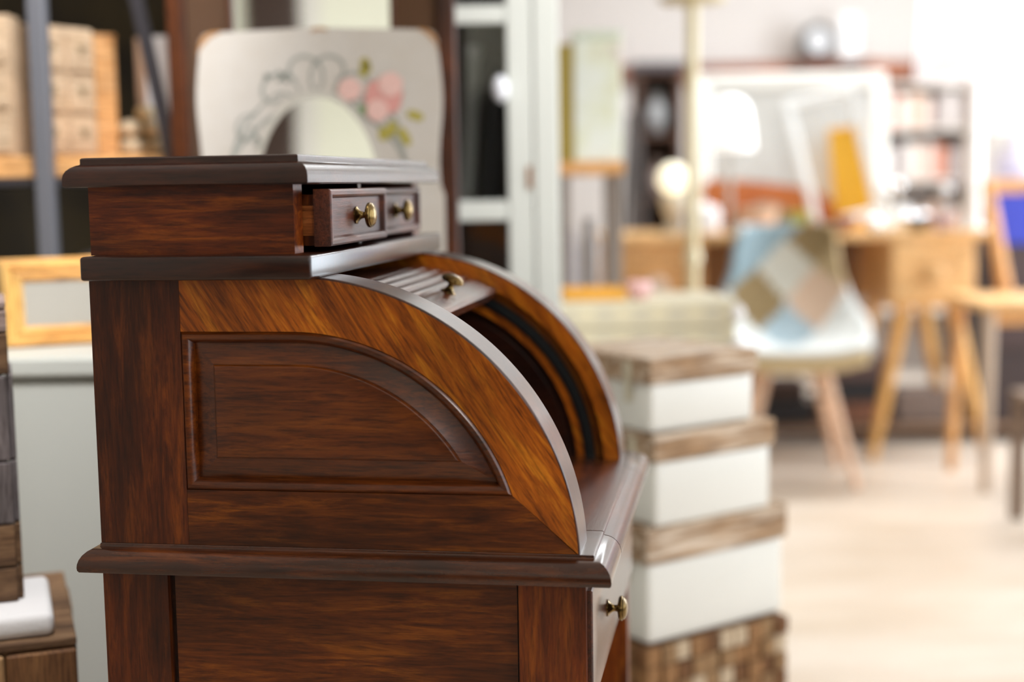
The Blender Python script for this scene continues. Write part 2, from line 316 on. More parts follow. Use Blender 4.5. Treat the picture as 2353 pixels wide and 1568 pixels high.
# side frames with raised arched panel
def arch_pts(x0, z0, zt, R, n=36, split=24):
    """closed D outline: left line, bottom line, arc of radius R about (CX,CZ), flat top; constant point count"""
    a1 = math.asin(max(-1, min(1, (z0-CZ)/R))); a0 = pi/2
    P = []
    zt_ = CZ+R
    for i in range(6): P.append((x0 + (CX-x0)*i/6, zt_))
    for i in range(n+1):
        a = a0 + (a1-a0)*i/n; P.append((CX+R*cos(a), CZ+R*sin(a)))
    xe = P[-1][0]
    for i in range(1, 9): P.append((xe+(x0-xe)*i/9, z0))
    for i in range(7): P.append((x0, z0+(zt_-z0)*i/7))
    return P
def inset_shape(d): return arch_pts(.1040+d, .7935+d, None, .2535-d)
def side_frame(y, dr, near):
    """outer surface at y, body going in direction dr (+1 away from camera)"""
    Y = lambda h: y+dr*h
    def yp(bm, pts, h0, h1): return ypoly(bm, pts, Y(h0), Y(h1))
    zl = .7312
    # stile
    dp('back_stile', bev(yp(bmesh.new(), [(0, zl), (.1040, zl), (.1040, 1.0288), (0, 1.0288)], 0, .030), .0012), W['z'])
    # bottom rail, mitred at its front end against the arched rail
    aE = math.asin((zl-CZ)/RO); xE = CX+RO*cos(aE)
    aI = math.asin((.7935-CZ)/.2535); xI = CX+.2535*cos(aI)
    dp('bottom_rail', bev(yp(bmesh.new(), [(.1043, zl), (xE-.004, zl), (xI, .7935), (.1043, .7935)], 0, .030), .0007, 1), W['x'])
    # arched rail: outer full-thickness band and inner thinner band joined
    N = 48; bm = bmesh.new(); L = []
    arc = [pi/2 - (pi/2-aE)*i/N for i in range(N+1)]
    x_l = .1043
    outer = [(x_l, CZ+RO)] + [(CX+RO*cos(a), CZ+RO*sin(a)) for a in arc]
    midr = [(x_l, CZ+.290)] + [(CX+.290*cos(min(a, pi/2)), CZ+.290*sin(a)) for a in [pi/2-(pi/2-math.asin((zl-CZ)/.290))*i/N for i in range(N+1)]]
    innr = [(x_l, CZ+.2535)] + [(CX+.2535*cos(a), CZ+.2535*sin(a)) for a in [pi/2-(pi/2-aI)*i/N for i in range(N+1)]]
    b_ = .0022
    outer_s = [(x_l, CZ+RO-b_)] + [(CX+(RO-b_)*cos(a), CZ+(RO-b_)*sin(a)) for a in arc]
    # cross-section walked from inner edge front face round the outer edge to the inner step
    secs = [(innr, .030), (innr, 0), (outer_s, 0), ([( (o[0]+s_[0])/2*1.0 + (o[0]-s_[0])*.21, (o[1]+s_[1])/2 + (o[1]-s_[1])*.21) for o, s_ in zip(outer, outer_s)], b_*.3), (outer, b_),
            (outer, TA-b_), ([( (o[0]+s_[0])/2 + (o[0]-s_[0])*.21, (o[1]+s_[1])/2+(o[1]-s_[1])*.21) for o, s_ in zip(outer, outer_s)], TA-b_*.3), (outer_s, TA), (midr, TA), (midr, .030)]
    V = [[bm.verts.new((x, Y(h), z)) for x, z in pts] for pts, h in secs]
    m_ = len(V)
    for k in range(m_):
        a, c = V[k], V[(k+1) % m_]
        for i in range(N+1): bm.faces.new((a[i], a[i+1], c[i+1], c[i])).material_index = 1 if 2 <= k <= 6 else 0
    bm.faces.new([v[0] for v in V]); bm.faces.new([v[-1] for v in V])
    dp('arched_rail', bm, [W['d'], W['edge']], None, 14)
    # moulding ring lining the opening
    mp = [(-.0002, .012), (-.0002, .0016), (.0006, .0006), (.0014, -.0012), (.0032, -.0026), (.0056, -.0024), (.0080, -.0012), (.0098, .0008), (.0112, .0034), (.0122, .0060), (.0130, .0086), (.0130, .020), (-.0002, .020)]
    bm = bmesh.new()
    V = [[bm.verts.new((x, Y(h), z)) for x, z in inset_shape(d)] for d, h in mp]
    n_ = len(V[0])
    for k in range(len(V)):
        a, c = V[k], V[(k+1) % len(V)]
        for i in range(n_):
            j = (i+1) % n_; bm.faces.new((a[i], a[j], c[j], c[i]))
    dp('panel_moulding', bm, W['d'] if False else W['field'])
    # raised panel
    pp = [(.0122, .030), (.0122, .0098), (.0135, .0096), (.0356, .0016), (.0366, .0016), (.0371, -.0002), (.0378, -.0014), (.0390, -.0022), (.0410, -.0024), (.06, -.0024)]
    L = [[(x, Y(h), z) for x, z in inset_shape(d)] for d, h in pp]
    dp('raised_panel', loops(bmesh.new(), L), W['field'], None, 15)
    # inner lining bands seen through the opening
    def band(name, r0, r1, h0, h1, mt, n=40):
        def line(r): 
            ae = math.asin((zl-CZ)/r); return [(CX+r*cos(pi/2+.25-(pi/2+.25-ae)*i/n), CZ+r*sin(pi/2+.25-(pi/2+.25-ae)*i/n)) for i in range(n+1)]
        A, C = line(r0), line(r1); pts = A + C[::-1]
        bm = bmesh.new(); V = [[bm.verts.new((x, Y(h), z)) for x, z in pts] for h in (h0, h1)]
        m = len(pts)
        for i in range(m):
            j = (i+1) % m; bm.faces.new((V[0][i], V[0][j], V[1][j], V[1][i]))
        for i in range(n):
            for q in (0, 1): bm.faces.new((V[q][i], V[q][i+1], V[q][m-2-i], V[q][m-1-i]))
        return dp(name, bm, mt)
    band('groove_bottom', .290, .274, .028, .044, W['d'])
    t_ = band('shutter_track', .276, .262, .028, .0610, rubber)
    band('track_rib', .2715, .2665, .060, .0640, rubber)
    band('track_lip', .262, .2500, .028, .0590, W['d'])
    # inner panel
    bm = bmesh.new(); n = 40
    pts = [(.02, zl)] + [(.02, CZ+.250)] + [(CX+.250*cos(pi/2-(pi/2-.057)*i/n), CZ+.250*sin(pi/2-(pi/2-.057)*i/n)) for i in range(n+1)]
    ypoly(bm, pts, Y(.033), Y(.052)); dp('inner_panel', bm, W['dark'])
    pts = [(.03, zl+.001)] + [(.03, CZ+.238)] + [(CX+.238*cos(pi/2-(pi/2-.062)*i/n), CZ+.238*sin(pi/2-(pi/2-.062)*i/n)) for i in range(n+1)]
    bm = bmesh.new(); ypoly(bm, pts, Y(.050), Y(.0570)); bev(bm, .002); dp('inner_raised_field', bm, W['dark'])
side_frame(0, 1, True)
side_frame(DW, -1, False)
dp('back_board', B(.004, .018, .030, DW-.030, .7312, 1.0288), W['z'])
# tambour shutter
def slat_bm(a0, a1, r_top, th, y0, y1, n=6, crown=.0025):
    L = []
    pts = []
    for i in range(n+1):
        a = a0+(a1-a0)*i/n; k = 1-abs(2*i/n-1)**(8 if n > 12 else 3); r = r_top-crown+crown*k; pts.append((CX+r*cos(a), CZ+r*sin(a)))
    for i in range(n, -1, -1):
        a = a0+(a1-a0)*i/n; pts.append((CX+(r_top-th)*cos(a), CZ+(r_top-th)*sin(a)))
    return loops(bmesh.new(), [[(x, y0, z) for x, z in pts], [(x, y1, z) for x, z in pts]])
YS0, YS1 = TA-.030, DW-TA+.030
lead = dp('lead_rail', slat_bm(radians(61.6), radians(69.9), .2958, .016, YS0, YS1, 14, .0036), W['y'])
kb = lathe([(a, r) for a, r in KP], 32, 'z'); 
ka = radians(67.4); kr = .2950
obj('knob', kb, brass, lead, 35, (CX+kr*cos(ka), .300, CZ+kr*sin(ka)), (0, pi/2-ka, 0))
a = 70.1
while a < 104:
    dp('shutter_slat', slat_bm(radians(a), radians(a+3.55), .2955, .010, YS0, YS1, 8, .0052), W['y']); a += 3.7
# ledge with the pull-out writing surface
LE = [(.005, .7000), (.0018, .7008), (.0004, .7030), (0, .7060), (.0004, .7100), (.0020, .7150), (.0050, .7196), (.0092, .7233), (.0140, .7256), (.0188, .7265),
      (.0196, .7268), (.0200, .7275), (.0202, .7300), (.0210, .7308), (.0230, .7312)]
for nm, y0, y1, sd in (('ledge_end', -.0212, .1050, (1, 1, 1, 0)), ('writing_slide', .1072, .4906, (1, 1, 0, 0)), ('ledge_end', .4928, .6189, (1, 1, 0, 1))):
    dp(nm, slab(-.0212, .5788, y0, y1, LE, sd), W['ledge'] if nm == 'ledge_end' else W['y'])
LJ = [(d+.0012, z-(.0010 if z > .72 else -.0010)) for d, z in LE]
for y0 in (.1047, .4903): dp('joint', slab(-.0212, .5788, y0, y0+.0028, LJ, (1, 1, 0, 0)), SEAM)
# lower carcass
for y0, y1, q in ((0, .045, 0), (DW-.045, DW, 1)):
    dp('leg', bev(B(0, .0768, y0, y1, 0, .70), .0015), W['z']); dp('leg', bev(B(.4760, .5492, y0, y1, 0, .70), .0022), W['z2'])
    yi = (.006, .018) if q == 0 else (DW-.018, DW-.006)
    dp('lower_panel', bev(B(.0830, .4735, yi[0], yi[1], .13, .70), .0015), W['low'])
    yb = (.012, .026) if q == 0 else (DW-.026, DW-.012)
    dp('panel_backing', B(.07, .48, yb[0], yb[1], .13, .70), W['dark'])
    dp('lower_rail', bev(B(.0768, .4760, y0, y1, .10, .17), .002), W['x'])
dp('carcass_back', B(.004, .016, .045, DW-.045, .12, .70), W['z'])
dp('apron_rail', B(.50, .545, .045, DW-.045, .680, .70), W['dark'])
prof = [(0, -.014), (0, -.002), (.0015, -.0004), (.0035, 0), (.05, 0)]
XF = .5555
dr = dp('front_drawer', ring_panel((.012, .575, .556, .6880), prof, lambda a, b, h: (XF+h, a, b)), W['y'])
dp('drawer_box', B(.10, XF-.013, .055, DW-.055, .575, .675), W['z'], dr)
dp('knob', lathe(KP, 32, 'x', off=(XF-.0005, .178, .6190)), brass, dr, 35)

# ------------------------------------------------------------------ trunks on the block stool, right of the desk
def blocks(parent, s0, s1, z0, z1, nx, nz, face, depth, rnd, gap=.0015):
    """end-grain blocks as parts, sharing mesh data per shade and size"""
    wx, wz = (s1-s0)/nx, (z1-z0)/nz; cache = {}
    for i in range(nx):
        for j in range(nz):
            k = rnd.choice((0, 0, 1, 1, 2, 2, 3)); d = rnd.choice((0, .003, .006)); key = (k, d)
            if key not in cache:
                hx, hz = wx/2-gap, wz/2-gap
                bm = B(-hx, hx, -depth-d, .004, -hz, hz, bev=.002, seg=1) if face == 'y' else B(-depth-d, .004, -hx, hx, -hz, hz, bev=.002, seg=1)
                me_o = obj('block', bm, BLK[k], parent); cache[key] = me_o.data; o = me_o
            else:
                o = bpy.data.objects.new('block', cache[key]); COL.objects.link(o); o.parent = parent
            c, z = s0+wx*(i+.5), z0+wz*(j+.5)
            o.location = (c, face[1:] and 0 or yface, z) if face == 'y' else (xface, c, z)
TR = YAW + radians(35)
rn = random.Random(3)
st = thing('block_stool', 'stool of small end-grain wood blocks under the white boxes', 'stool', F(.246, 2.615, 0), TR)
WB, DB = .385, .40
obj('core', B(.012, WB-.012, .012, DB-.012, 0, .241), BLK[0], st)
yface = .012; xface = .012
blocks(st, 0.004, WB-.004, .012, .240, 10, 6, 'y', .008, rn)
blocks(st, .012, DB-.004, .012, .240, 10, 6, 'x', .008, rn)
def trunk(label, org, z, wd, dp_, hb, hl, seed):
    r_ = random.Random(seed)
    t = thing('trunk_box', label, 'box', F(org[0], org[1], z), TR, 'white boxes with wooden lids')
    bm = B(.006, wd-.006, .006, dp_-.006, 0, hb, bev=.010, seg=3); obj('body', bm, white_lac, t, 40)
    zl = hb
    obj('lid_board', B(0, wd, 0, .016, zl, zl+hl, bev=.003), mango, t); obj('lid_board', B(0, wd, dp_-.016, dp_, zl, zl+hl, bev=.003), mango, t)
    obj('lid_board', B(0, .016, .0165, dp_-.0165, zl, zl+hl, bev=.003), mango, t); obj('lid_board', B(wd-.016, wd, .0165, dp_-.0165, zl, zl+hl, bev=.003), mango, t)
    y = .018
    while y < dp_-.03:
        d = min(r_.uniform(.06, .085), dp_-.018-y); obj('plank', B(.0175, wd-.0175, y, y+d-.002, zl+hl-.014, zl+hl+r_.choice((-.001, 0)), bev=.002, seg=1), r_.choice((mango, mango2)), t); y += d
    if dp_ > 0:
        lt = obj('hinge_strap', B(-.003, .0, .055, .075, hb-.04, hb+hl-.01, bev=.001, seg=1), cream2, t)
    return t
trunk('largest white box with weathered wood lid, bottom of the stack', (.250, 2.632), .2431, .375, .38, .158, .068, 1)
trunk('middle white box with weathered wood lid, between two others', (.266, 2.640), .4695, .318, .34, .128, .052, 2)
trunk('smallest white box with weathered wood lid, top of the stack', (.259, 2.650), .650, .282, .30, .096, .048, 3)

# ------------------------------------------------------------------ left foreground: crates, foam, block stool
lf = thing('block_bench', 'low bench of reclaimed wood blocks under the grey crate', 'bench', F(-.86, 1.70, 0), YAW + radians(20))
obj('core', B(.0, .30, .012, .34, 0, .535), BLK[2], lf)
yface = .012; xface = .0; rn2 = random.Random(5)
obj('top_plank', B(-.004, .15, 0, .345, .536, .548, bev=.003), driftB, lf); obj('top_plank', B(.152, .304, 0, .345, .536, .548, bev=.003), driftB, lf)
for j in range(5):
    x = .0; rr_ = random.Random(20+j)
    while x < .29:
        d = min(rr_.uniform(.06, .12), .304-x); obj('block', B(x+.001, x+d-.001, -.004-rr_.choice((0, .004)), .012, .535-.10*(j+1)+.002, .535-.10*j-.002, bev=.003, seg=1), rr_.choice(BLK[:3]), lf); x += d
for j in range(5):
    y = .012; rr_ = random.Random(40+j)
    while y < .33:
        d = min(rr_.uniform(.07, .13), .344-y); obj('block', B(.298, .304+rr_.choice((0, .004)), y+.001, y+d-.001, .535-.10*(j+1)+.002, .535-.10*j-.002, bev=.003, seg=1), rr_.choice(BLK[:3]), lf); y += d
fo = obj('foam_block', B(-.09, .09, -.10, .10, 0, .032, bev=.010, seg=3), plain('white_foam', '#e2dfde', .9, bumpy=.6), None, 40)
fo.location = F(-.722, 1.87, .548); fo.rotation_euler = (0, 0, YAW+radians(20)); tag(fo, 'white foam block between the grey crate and wood bench', 'packing foam')
tc = thing('plank_crate', 'tall grey weathered plank crate standing on white foam', 'crate', F(-.831, 1.798, .580), YAW + radians(20))
obj('inner_box', B(.012, .170, .012, .16, 0, .30), driftA, tc)
zz = 0
for h, m_ in ((.048, driftB), (.058, driftB), (.085, driftA), (.115, driftA)):
    obj('plank', B(0, .1755, 0, .012, zz+.001, zz+h-.001, bev=.002, seg=1), m_, tc); obj('plank', B(.1745, .1825, .0125, .17, zz+.001, zz+h-.001, bev=.002, seg=1), m_, tc); zz += h
sc = thing('plank_crate', 'small brown and pink plank crate on top of the tall grey one', 'crate', F(-.829, 1.800, .8865), YAW + radians(20))
obj('inner_box', B(.010, .165, .012, .15, 0, .084), driftB, sc)
zz = 0
for h, m_ in ((.056, driftB), (.030, driftC)):
    obj('plank', B(0, .176, 0, .012, zz+.001, zz+h-.001, bev=.002, seg=1), m_, sc); obj('plank', B(.166, .176, .0125, .16, zz+.001, zz+h-.001, bev=.002, seg=1), m_, sc); zz += h
obj('top_plank', B(0, .176, 0, .16, zz+.0005, zz+.012, bev=.003, seg=1), driftC, sc)

# ------------------------------------------------------------------ white sideboard behind the desk and what leans on it
sb = thing('white_sideboard', 'white painted sideboard behind the desk with frames standing on it', 'sideboard', F(-.90, 2.30, 0))
obj('carcass', B(.01, .86, .015, .40, .08, .825, bev=.002), cab_white, sb)
obj('top_board', B(0, .87, -.012, .41, .826, .858, bev=.006, seg=3), cab_white, sb)
obj('door', B(.06, .44, .0, .0145, .11, .815, bev=.003), cab_white, sb); obj('door', B(.445, .82, .0, .0145, .11, .815, bev=.003), cab_white, sb)
obj('edge_strip', B(0, .87, .395, .412, .8585, .864, bev=.001, seg=1), oak_b, sb)
for x in (.03, .79):
    for y in (.03, .35): obj('foot', B(x, x+.05, y, y+.04, 0, .08, bev=.004), cab_white, sb)
def frame_parts(parent, wd, ht, th, bar, mat, back, sub=False):
    """mitred moulded frame standing in the x-z plane"""
    prof = [(0, th), (0, .004), (.004, 0), (bar*.35, 0), (bar*.42, .006), (bar*.75, .004), (bar, .012), (bar, th)]
    def side(name, q, mt):
        L = []
        for d, h in prof:
            a = {'l': ((d, d), (d, ht-d)), 'r': ((wd-d, d), (wd-d, ht-d)), 'b': ((d, d), (wd-d, d)), 't': ((d, ht-d), (wd-d, ht-d))}[q]
            L.append([(x, h, z) for x, z in a])
        bm = bmesh.new(); V = [[bm.verts.new(p) for p in l] for l in L]
        for i in range(len(V)):
            j = (i+1) % len(V); bm.faces.new((V[i][0], V[i][1], V[j][1], V[j][0]))
        bm.faces.new([v[0] for v in V]); bm.faces.new([v[1] for v in V]); return obj(name, bm, mt, parent, 40)
    m2 = mat if isinstance(mat, tuple) else (mat, mat)
    for q in 'lr': side('frame_stile', q, m2[1])
    for q in 'tb': side('frame_rail', q, m2[0])
    if back: obj(back[0], B(bar-.003, wd-bar+.003, th*.55, th*.8, bar-.003, ht-bar+.003), back[1], parent)
pf = thing('picture_frame', 'honey pine picture frame leaning behind the desk, left', 'frame', F(-.865, 2.42, .8614), YAW+radians(24)); pf.rotation_euler[0] = radians(-6)
frame_parts(pf, .34, .145, .022, .034, (pine, pine_y), ('mount_board', plain('grey_mount', '#a8a399', .7)))
pf2 = thing('picture_frame', 'second pine frame, edge showing left of the front pine frame', 'frame', F(-.882, 2.447, .8614), YAW+radians(24)); pf2.rotation_euler[0] = radians(-6)
frame_parts(pf2, .30, .150, .018, .03, (pine, pine_y), ('mount_board', plain('cream_mount', '#b9b09c', .7)))

# painted panel with a mirror and roses
pm = thing('rose_panel', 'distressed white panel with painted pink roses and arched mirror', 'mirror', F(-.572, 2.60, .8600)); pm.rotation_euler[0] = radians(-5)
PW, PH = .452, .560
def panel_outline():
    P = []
    def arc(cx_, cz_, r, a0, a1, n=8):
        for i in range(n+1):
            a = radians(a0+(a1-a0)*i/n); P.append((cx_+r*cos(a), cz_+r*sin(a)))
    P += [(0, 0), (PW, 0), (PW, .25)]
    for i in range(13): P.append((PW-.005-.004*sin(i*pi/6+.5), .27+.02*i))
    arc(PW-.030, PH-.030, .022, 0, 90, 8)
    P.append((PW*.5, PH-.001))
    arc(.030, PH-.030, .022, 90, 180, 8)
    for i in range(12, -1, -1): P.append((.005+.004*sin(i*pi/6+.5), .27+.02*i))
    P.append((0, .25)); return P
mc = (PW*.492, .245); mr = .112
def mirror_outline(k=1.0, n=28):
    P = [(mc[0]-mr*k, .03), (mc[0]+mr*k, .03)]
    for i in range(n+1):
        a = pi*i/n; P.append((mc[0]+mr*k*cos(a), mc[1]+.02+(mr*1.52)*k*sin(a)))
    return P
chip_m, cnt, cb = newmat('chipped_white_paint')
f = noise(cnt, coords(cnt), 14, 6, .7); rp = ramp(cnt, [(.24, '#a5723f'), (.33, '#c8c0b6'), (.7, '#cec8c1')]); cnt.links.new(f, rp.inputs[0]); cnt.links.new(rp.outputs[0], cb.inputs['Base Color']); cb.inputs['Roughness'].default_value = .6
def xz_prism(pts, y0, y1, bm=None):
    return loops(bm or bmesh.new(), [[(x, y0, z) for x, z in pts], [(x, y1, z) for x, z in pts]])
obj('board', xz_prism(panel_outline(), 0, .014), chip_m, pm)
CHIP = plain('bare_wood_chip', '#b58556', .8)
for pts in ([(.004, PH-.050), (.012, PH-.034), (.030, PH-.016), (.052, PH-.006), (.028, PH-.0075), (.012, PH-.018), (.0085, PH-.030)],
            [(PW-.004, PH-.055), (PW-.011, PH-.034), (PW-.028, PH-.016), (PW-.045, PH-.006), (PW-.028, PH-.0075), (PW-.012, PH-.018), (PW-.0085, PH-.030)],
            [(PW*.47, PH-.010), (PW*.50, PH-.006), (PW*.54, PH-.008), (PW*.53, PH-.0015), (PW*.50, PH-.0012), (PW*.48, PH-.002)]):
    obj('paint_chip', xz_prism(pts, -.0012, .002), CHIP, pm)
obj('mirror_bevel', xz_prism(mirror_outline(1.05), -.003, .001), plain('pale_bevel', '#cfcac0', .4), pm)
obj('mirror_glass', xz_prism(mirror_outline(.97), -.005, -.0031), mirror_m, pm)
INK = plain('grey_scroll_ink', '#a3a49d', .7); INKD = plain('dark_scroll_ink', '#7e837b', .7)
def stroke(bm, pts, wds, y=-.001):
    n = len(pts)
    A, C = [], []
    for i, (x, z) in enumerate(pts):
        x0, z0 = pts[max(0, i-1)]; x1, z1 = pts[min(n-1, i+1)]; dx, dz = x1-x0, z1-z0; l = math.hypot(dx, dz) or 1
        k = wds*.8*(.35+.65*sin(pi*(i+.5)/n)); A.append((x-dz/l*k, z+dx/l*k)); C.append((x+dz/l*k, z-dx/l*k))
    a = [bm.verts.new((x, y, z)) for x, z in A]; c = [bm.verts.new((x, y, z)) for x, z in C]
    for i in range(n-1): bm.faces.new((a[i], a[i+1], c[i+1], c[i]))
def swirl(cx_, cz_, r0_, r1_, a0, a1, n=26):
    return [(cx_+(r0_+(r1_-r0_)*i/n)*cos(radians(a0+(a1-a0)*i/n)), cz_+(r0_+(r1_-r0_)*i/n)*sin(radians(a0+(a1-a0)*i/n))) for i in range(n+1)]
bm = bmesh.new()
for m in (-1, 1):
    X = lambda pts: [(mc[0]+m*(x), z) for x, z in pts]
    stroke(bm, X(swirl(0, .262, .150, .168, 92, 10)), .0045); stroke(bm, X(swirl(0, .262, .188, .152, 62, -12)), .005)
    stroke(bm, X(swirl(.075, .440, .045, .006, 200, -190)), .004); stroke(bm, X(swirl(.030, .475, .05, .012, 250, -60)), .004)
    stroke(bm, X(swirl(.125, .372, .032, .004, 120, -260)), .004); stroke(bm, X(swirl(.158, .285, .022, .004, 90, 420)), .004)
    stroke(bm, X(swirl(.060, .415, .03, .004, 20, 360)), .0035)
obj('scroll_print', bm, INK, pm)
for x, z, r in ((-.104, .350, .012), (-.062, .470, .012), (.060, .420, .013), (-.165, .285, .012), (-.09, .47, .006), (.16, .24, .01)):
    bm = bmesh.new()
    for k in range(4):
        a = pi/2*k+.4; stroke(bm, [(mc[0]+x+r*q*cos(a+.3*q), z+r*q*sin(a+.3*q)) for q in (0, .4, .8, 1.2)], .0035, -.0014)
    obj('scroll_leaf_print', bm, INKD, pm)
def petals(bm, cx_, cz_, r, n, y, ecc=1):
    for k in range(n):
        a = 2*pi*k/n+.3; c = (cx_+r*.45*cos(a), cz_+r*.45*sin(a)); vs = []
        for i in range(10):
            b_ = 2*pi*i/10; vs.append(bm.verts.new((c[0]+r*.62*cos(b_), y-.0003*k, c[1]+r*.62*ecc*sin(b_))))
        bm.faces.new(vs)
rose = plain('rose_pink_print', '#e2a199', .7); rose2 = plain('pale_pink_print', '#eec4bb', .7); leafg = plain('olive_leaf_print', '#b3a648', .7); leafd = plain('green_leaf_print', '#7f9a6c', .7)
for q, (dx, dz, r, mt) in enumerate(((.122, .430, .034, rose), (.060, .444, .021, rose2), (.135, .452, .022, rose2), (.11, .405, .02, rose2))):
    bm = bmesh.new(); petals(bm, mc[0]+dx, dz, r, 6, -.0016-.0008*q); obj('rose_print', bm, mt, pm)
for dx, dz, a, l in ((.083, .468, 70, .03), (.095, .475, 110, .028), (.150, .372, -60, .035), (.140, .385, -110, .03), (.165, .400, -20, .03), (.12, .375, -90, .025)):
    a = radians(a); bm = bmesh.new(); stroke(bm, [(mc[0]+dx+l*q*cos(a), dz+l*q*sin(a)) for q in (0, .33, .66, 1)], .011, -.0012); obj('leaf_print', bm, leafg, pm)
bm = bmesh.new(); stroke(bm, [(mc[0]+.075+.02*q, .412-.012*q) for q in (0, .5, 1)], .010, -.0013); obj('leaf_print', bm, leafd, pm)

# tall mirror with woven band, behind
bm_m, cn, cbb = newmat('woven_cane')
tcn = coords(cn, (0, 0, 0), (1, 1, 1)); wv = nd(cn, 'ShaderNodeTexWave', bands_direction='Z'); wv.inputs['Scale'].default_value = 60; wv.inputs['Distortion'].default_value = 1.5
cn.links.new(tcn, wv.inputs['Vector']); rp = ramp(cn, [(.2, '#38200f'), (.8, '#6c4826')]); cn.links.new(wv.outputs['Fac'], rp.inputs[0]); cn.links.new(rp.outputs[0], cbb.inputs['Base Color']); cbb.inputs['Roughness'].default_value = .6
bump(cn, cbb, wv.outputs['Fac'], .6, .003)
tm = thing('tall_mirror', 'tall brown mirror with woven band frame behind the rose panel', 'mirror', F(-.664, 2.84, 0))
TW, TH = .563, 1.95
for x0, x1 in ((0, .036), (TW-.036, TW)): obj('frame_stile', B(x0, x1, -.02, .02, 0, TH, bev=.006, seg=3), umber, tm)
for z0, z1 in ((0, .05), (TH-.05, TH)): obj('frame_rail', B(.0365, TW-.0365, -.02, .02, z0, z1, bev=.006, seg=3), umber, tm)
for x0, x1 in ((.0365, .118), (TW-.118, TW-.0365)): obj('woven_band', B(x0, x1, -.004, .014, .051, TH-.051), bm_m, tm)
for x0, x1 in ((.118, .128), (TW-.128, TW-.118)): obj('inner_bead', B(x0, x1, -.012, .014, .051, TH-.051, bev=.004), umber, tm)
obj('mirror_glass', B(.1285, TW-.1285, .004, .010, .051, TH-.051), mirror_m, tm)
obj('back_board', B(.1, TW-.1, .0145, .02, .05, TH-.05), umber, tm)

# ladder rack with cream drawer boxes, far left
lr = thing('metal_rack', 'grey metal ladder rack with plank shelves, left edge', 'shelf rack', F(-1.32, 2.78, 0))
bm = B(.398, .432, 0, .034, 0, 2.0, bev=.004); obj('upright', bm, iron, lr)
bm = B(-.05, -.016, 0, .034, 0, 2.0, bev=.004); obj('upright', bm, iron, lr)
bm = tube(bmesh.new(), (.80, .36, 0), (.455, .04, 2.3), .017, n=4); obj('slanted_leg', bm, iron_d, lr)
bm = tube(bmesh.new(), (-.05, .42, 0), (-.05, .42, 2.0), .017, n=4); obj('rear_leg', bm, iron_d, lr)
for z, m_ in ((1.195, oak_b), (.80, darkbrown), (.35, darkbrown)):
    for k in range(3): obj('shelf_plank', B(-.05, .60, .036+.14*k, .036+.14*k+.137, z-.042, z, bev=.003, seg=1), m_, lr)
    obj('shelf_bearer', B(-.048, .60, .034, .46, z-.056, z-.043), iron_d, lr)
hm = plain('drawer_hole', '#8c7a5c', .8)
def drawer_box(name_label, s, t, rot, wd, dep, cols, rows, rh, mt, grp='cream drawer boxes on the rack'):
    o = thing('drawer_box', name_label, 'drawer box', F(s, t, 1.1955), YAW+rot, grp)
    ht = rows*rh
    obj('case', B(0, wd, .006, dep, 0, ht+.012, bev=.003), mt, o)
    cw = wd/cols
    for i in range(cols):
        for j in range(rows):
            d = obj('drawer', B(i*cw+.006, (i+1)*cw-.006, -.002, .010, j*rh+.008, (j+1)*rh-.003, bev=.002, seg=1), cream if (i+j) % 3 else mt, o)
            c = (i+.5)*cw; z = (j+.62)*rh; bm = bmesh.new()
            pts = [(c, z-.014), (c+.012, z), (c+.009, z+.008), (c+.003, z+.008), (c, z+.004), (c-.003, z+.008), (c-.009, z+.008), (c-.012, z)]
            obj('heart_hole', xz_prism(pts, -.0035, 0), hm, d)
    return o
drawer_box('cream drawer box with three rows of heart holes, right of the post', -.950, 2.90, radians(60), .165, .15, 2, 3, .085, cream)
drawer_box('cream drawer box at the left edge, left of the metal post', -1.175, 2.83, 0, .20, .07, 2, 3, .088, cream)
lb = thing('tan_board', 'narrow tan board standing upright behind the cream drawer box', 'board', F(-.885, 3.09, 1.1955), YAW+radians(20))
obj('board', B(0, .045, 0, .02, 0, .255, bev=.003), oak_b, lb); obj('board_top', B(-.002, .047, -.002, .022, .2555, .263, bev=.002), oak_b, lb)
# pale stones behind the leg
for k, (s, z, r) in enumerate(((-.815, 0, .028), (-.760, 0, .028), (-.818, .044, .025), (-.765, .044, .025), (-.785, .082, .021))):
    o = obj('pale_stone', ball(bmesh.new(), (0, 0, 0), r, .78, 14), plain('pale_stone_%d' % k, ('#c9b394', '#a99a7e', '#d6c0a0', '#bfae92', '#d9c49c')[k], .8), None, 60)
    o.location = F(s, 3.11, 1.1955+z+r*.78-.0005*k); o.rotation_euler = (0, 0, YAW)
    tag(o, ('left lower', 'right lower', 'left upper', 'right upper', 'topmost')[k]+' pale stone in the heap behind the slanted leg', 'stone', 'pale stones on the rack')
wb = thing('white_box', 'upright white box with tan edge beside the brown mirror', 'box', F(-.815, 3.165, 1.1955))
obj('box_body', B(.020, .085, 0, .05, .085, .265, bev=.003), white_g, wb); obj('tan_spine', B(.0, .0198, 0, .05, .085, .262, bev=.002), plain('tan_spine', '#b08c70', .6), wb); obj('box_base', B(0, .085, 0, .05, 0, .0845, bev=.003), plain('olive_base', '#8c7b55', .6), wb)
cu = thing('white_cushion', 'greyish white cushion under the rack shelf', 'cushion', F(-.945, 2.96, .8005), YAW)
bm = B(0, .23, 0, .16, 0, .20, bev=.065, seg=5); obj('cushion_body', bm, plain('lavender_white_linen', '#b9b0ae', .9), cu, 60)
o = obj('olive_button', ball(bmesh.new(), (.105, -.006, .04), .018, .9), plain('olive_button', '#5c4a1a', .6), cu, 60)
bk = thing('black_box', 'black box on the lower rack shelf at left edge', 'box', F(-1.21, 2.84, .8005)); obj('box_body', B(0, .24, 0, .16, 0, .165, bev=.004), blackp, bk); obj('box_lid', B(-.003, .243, -.003, .163, .1655, .180, bev=.004), blackp, bk)

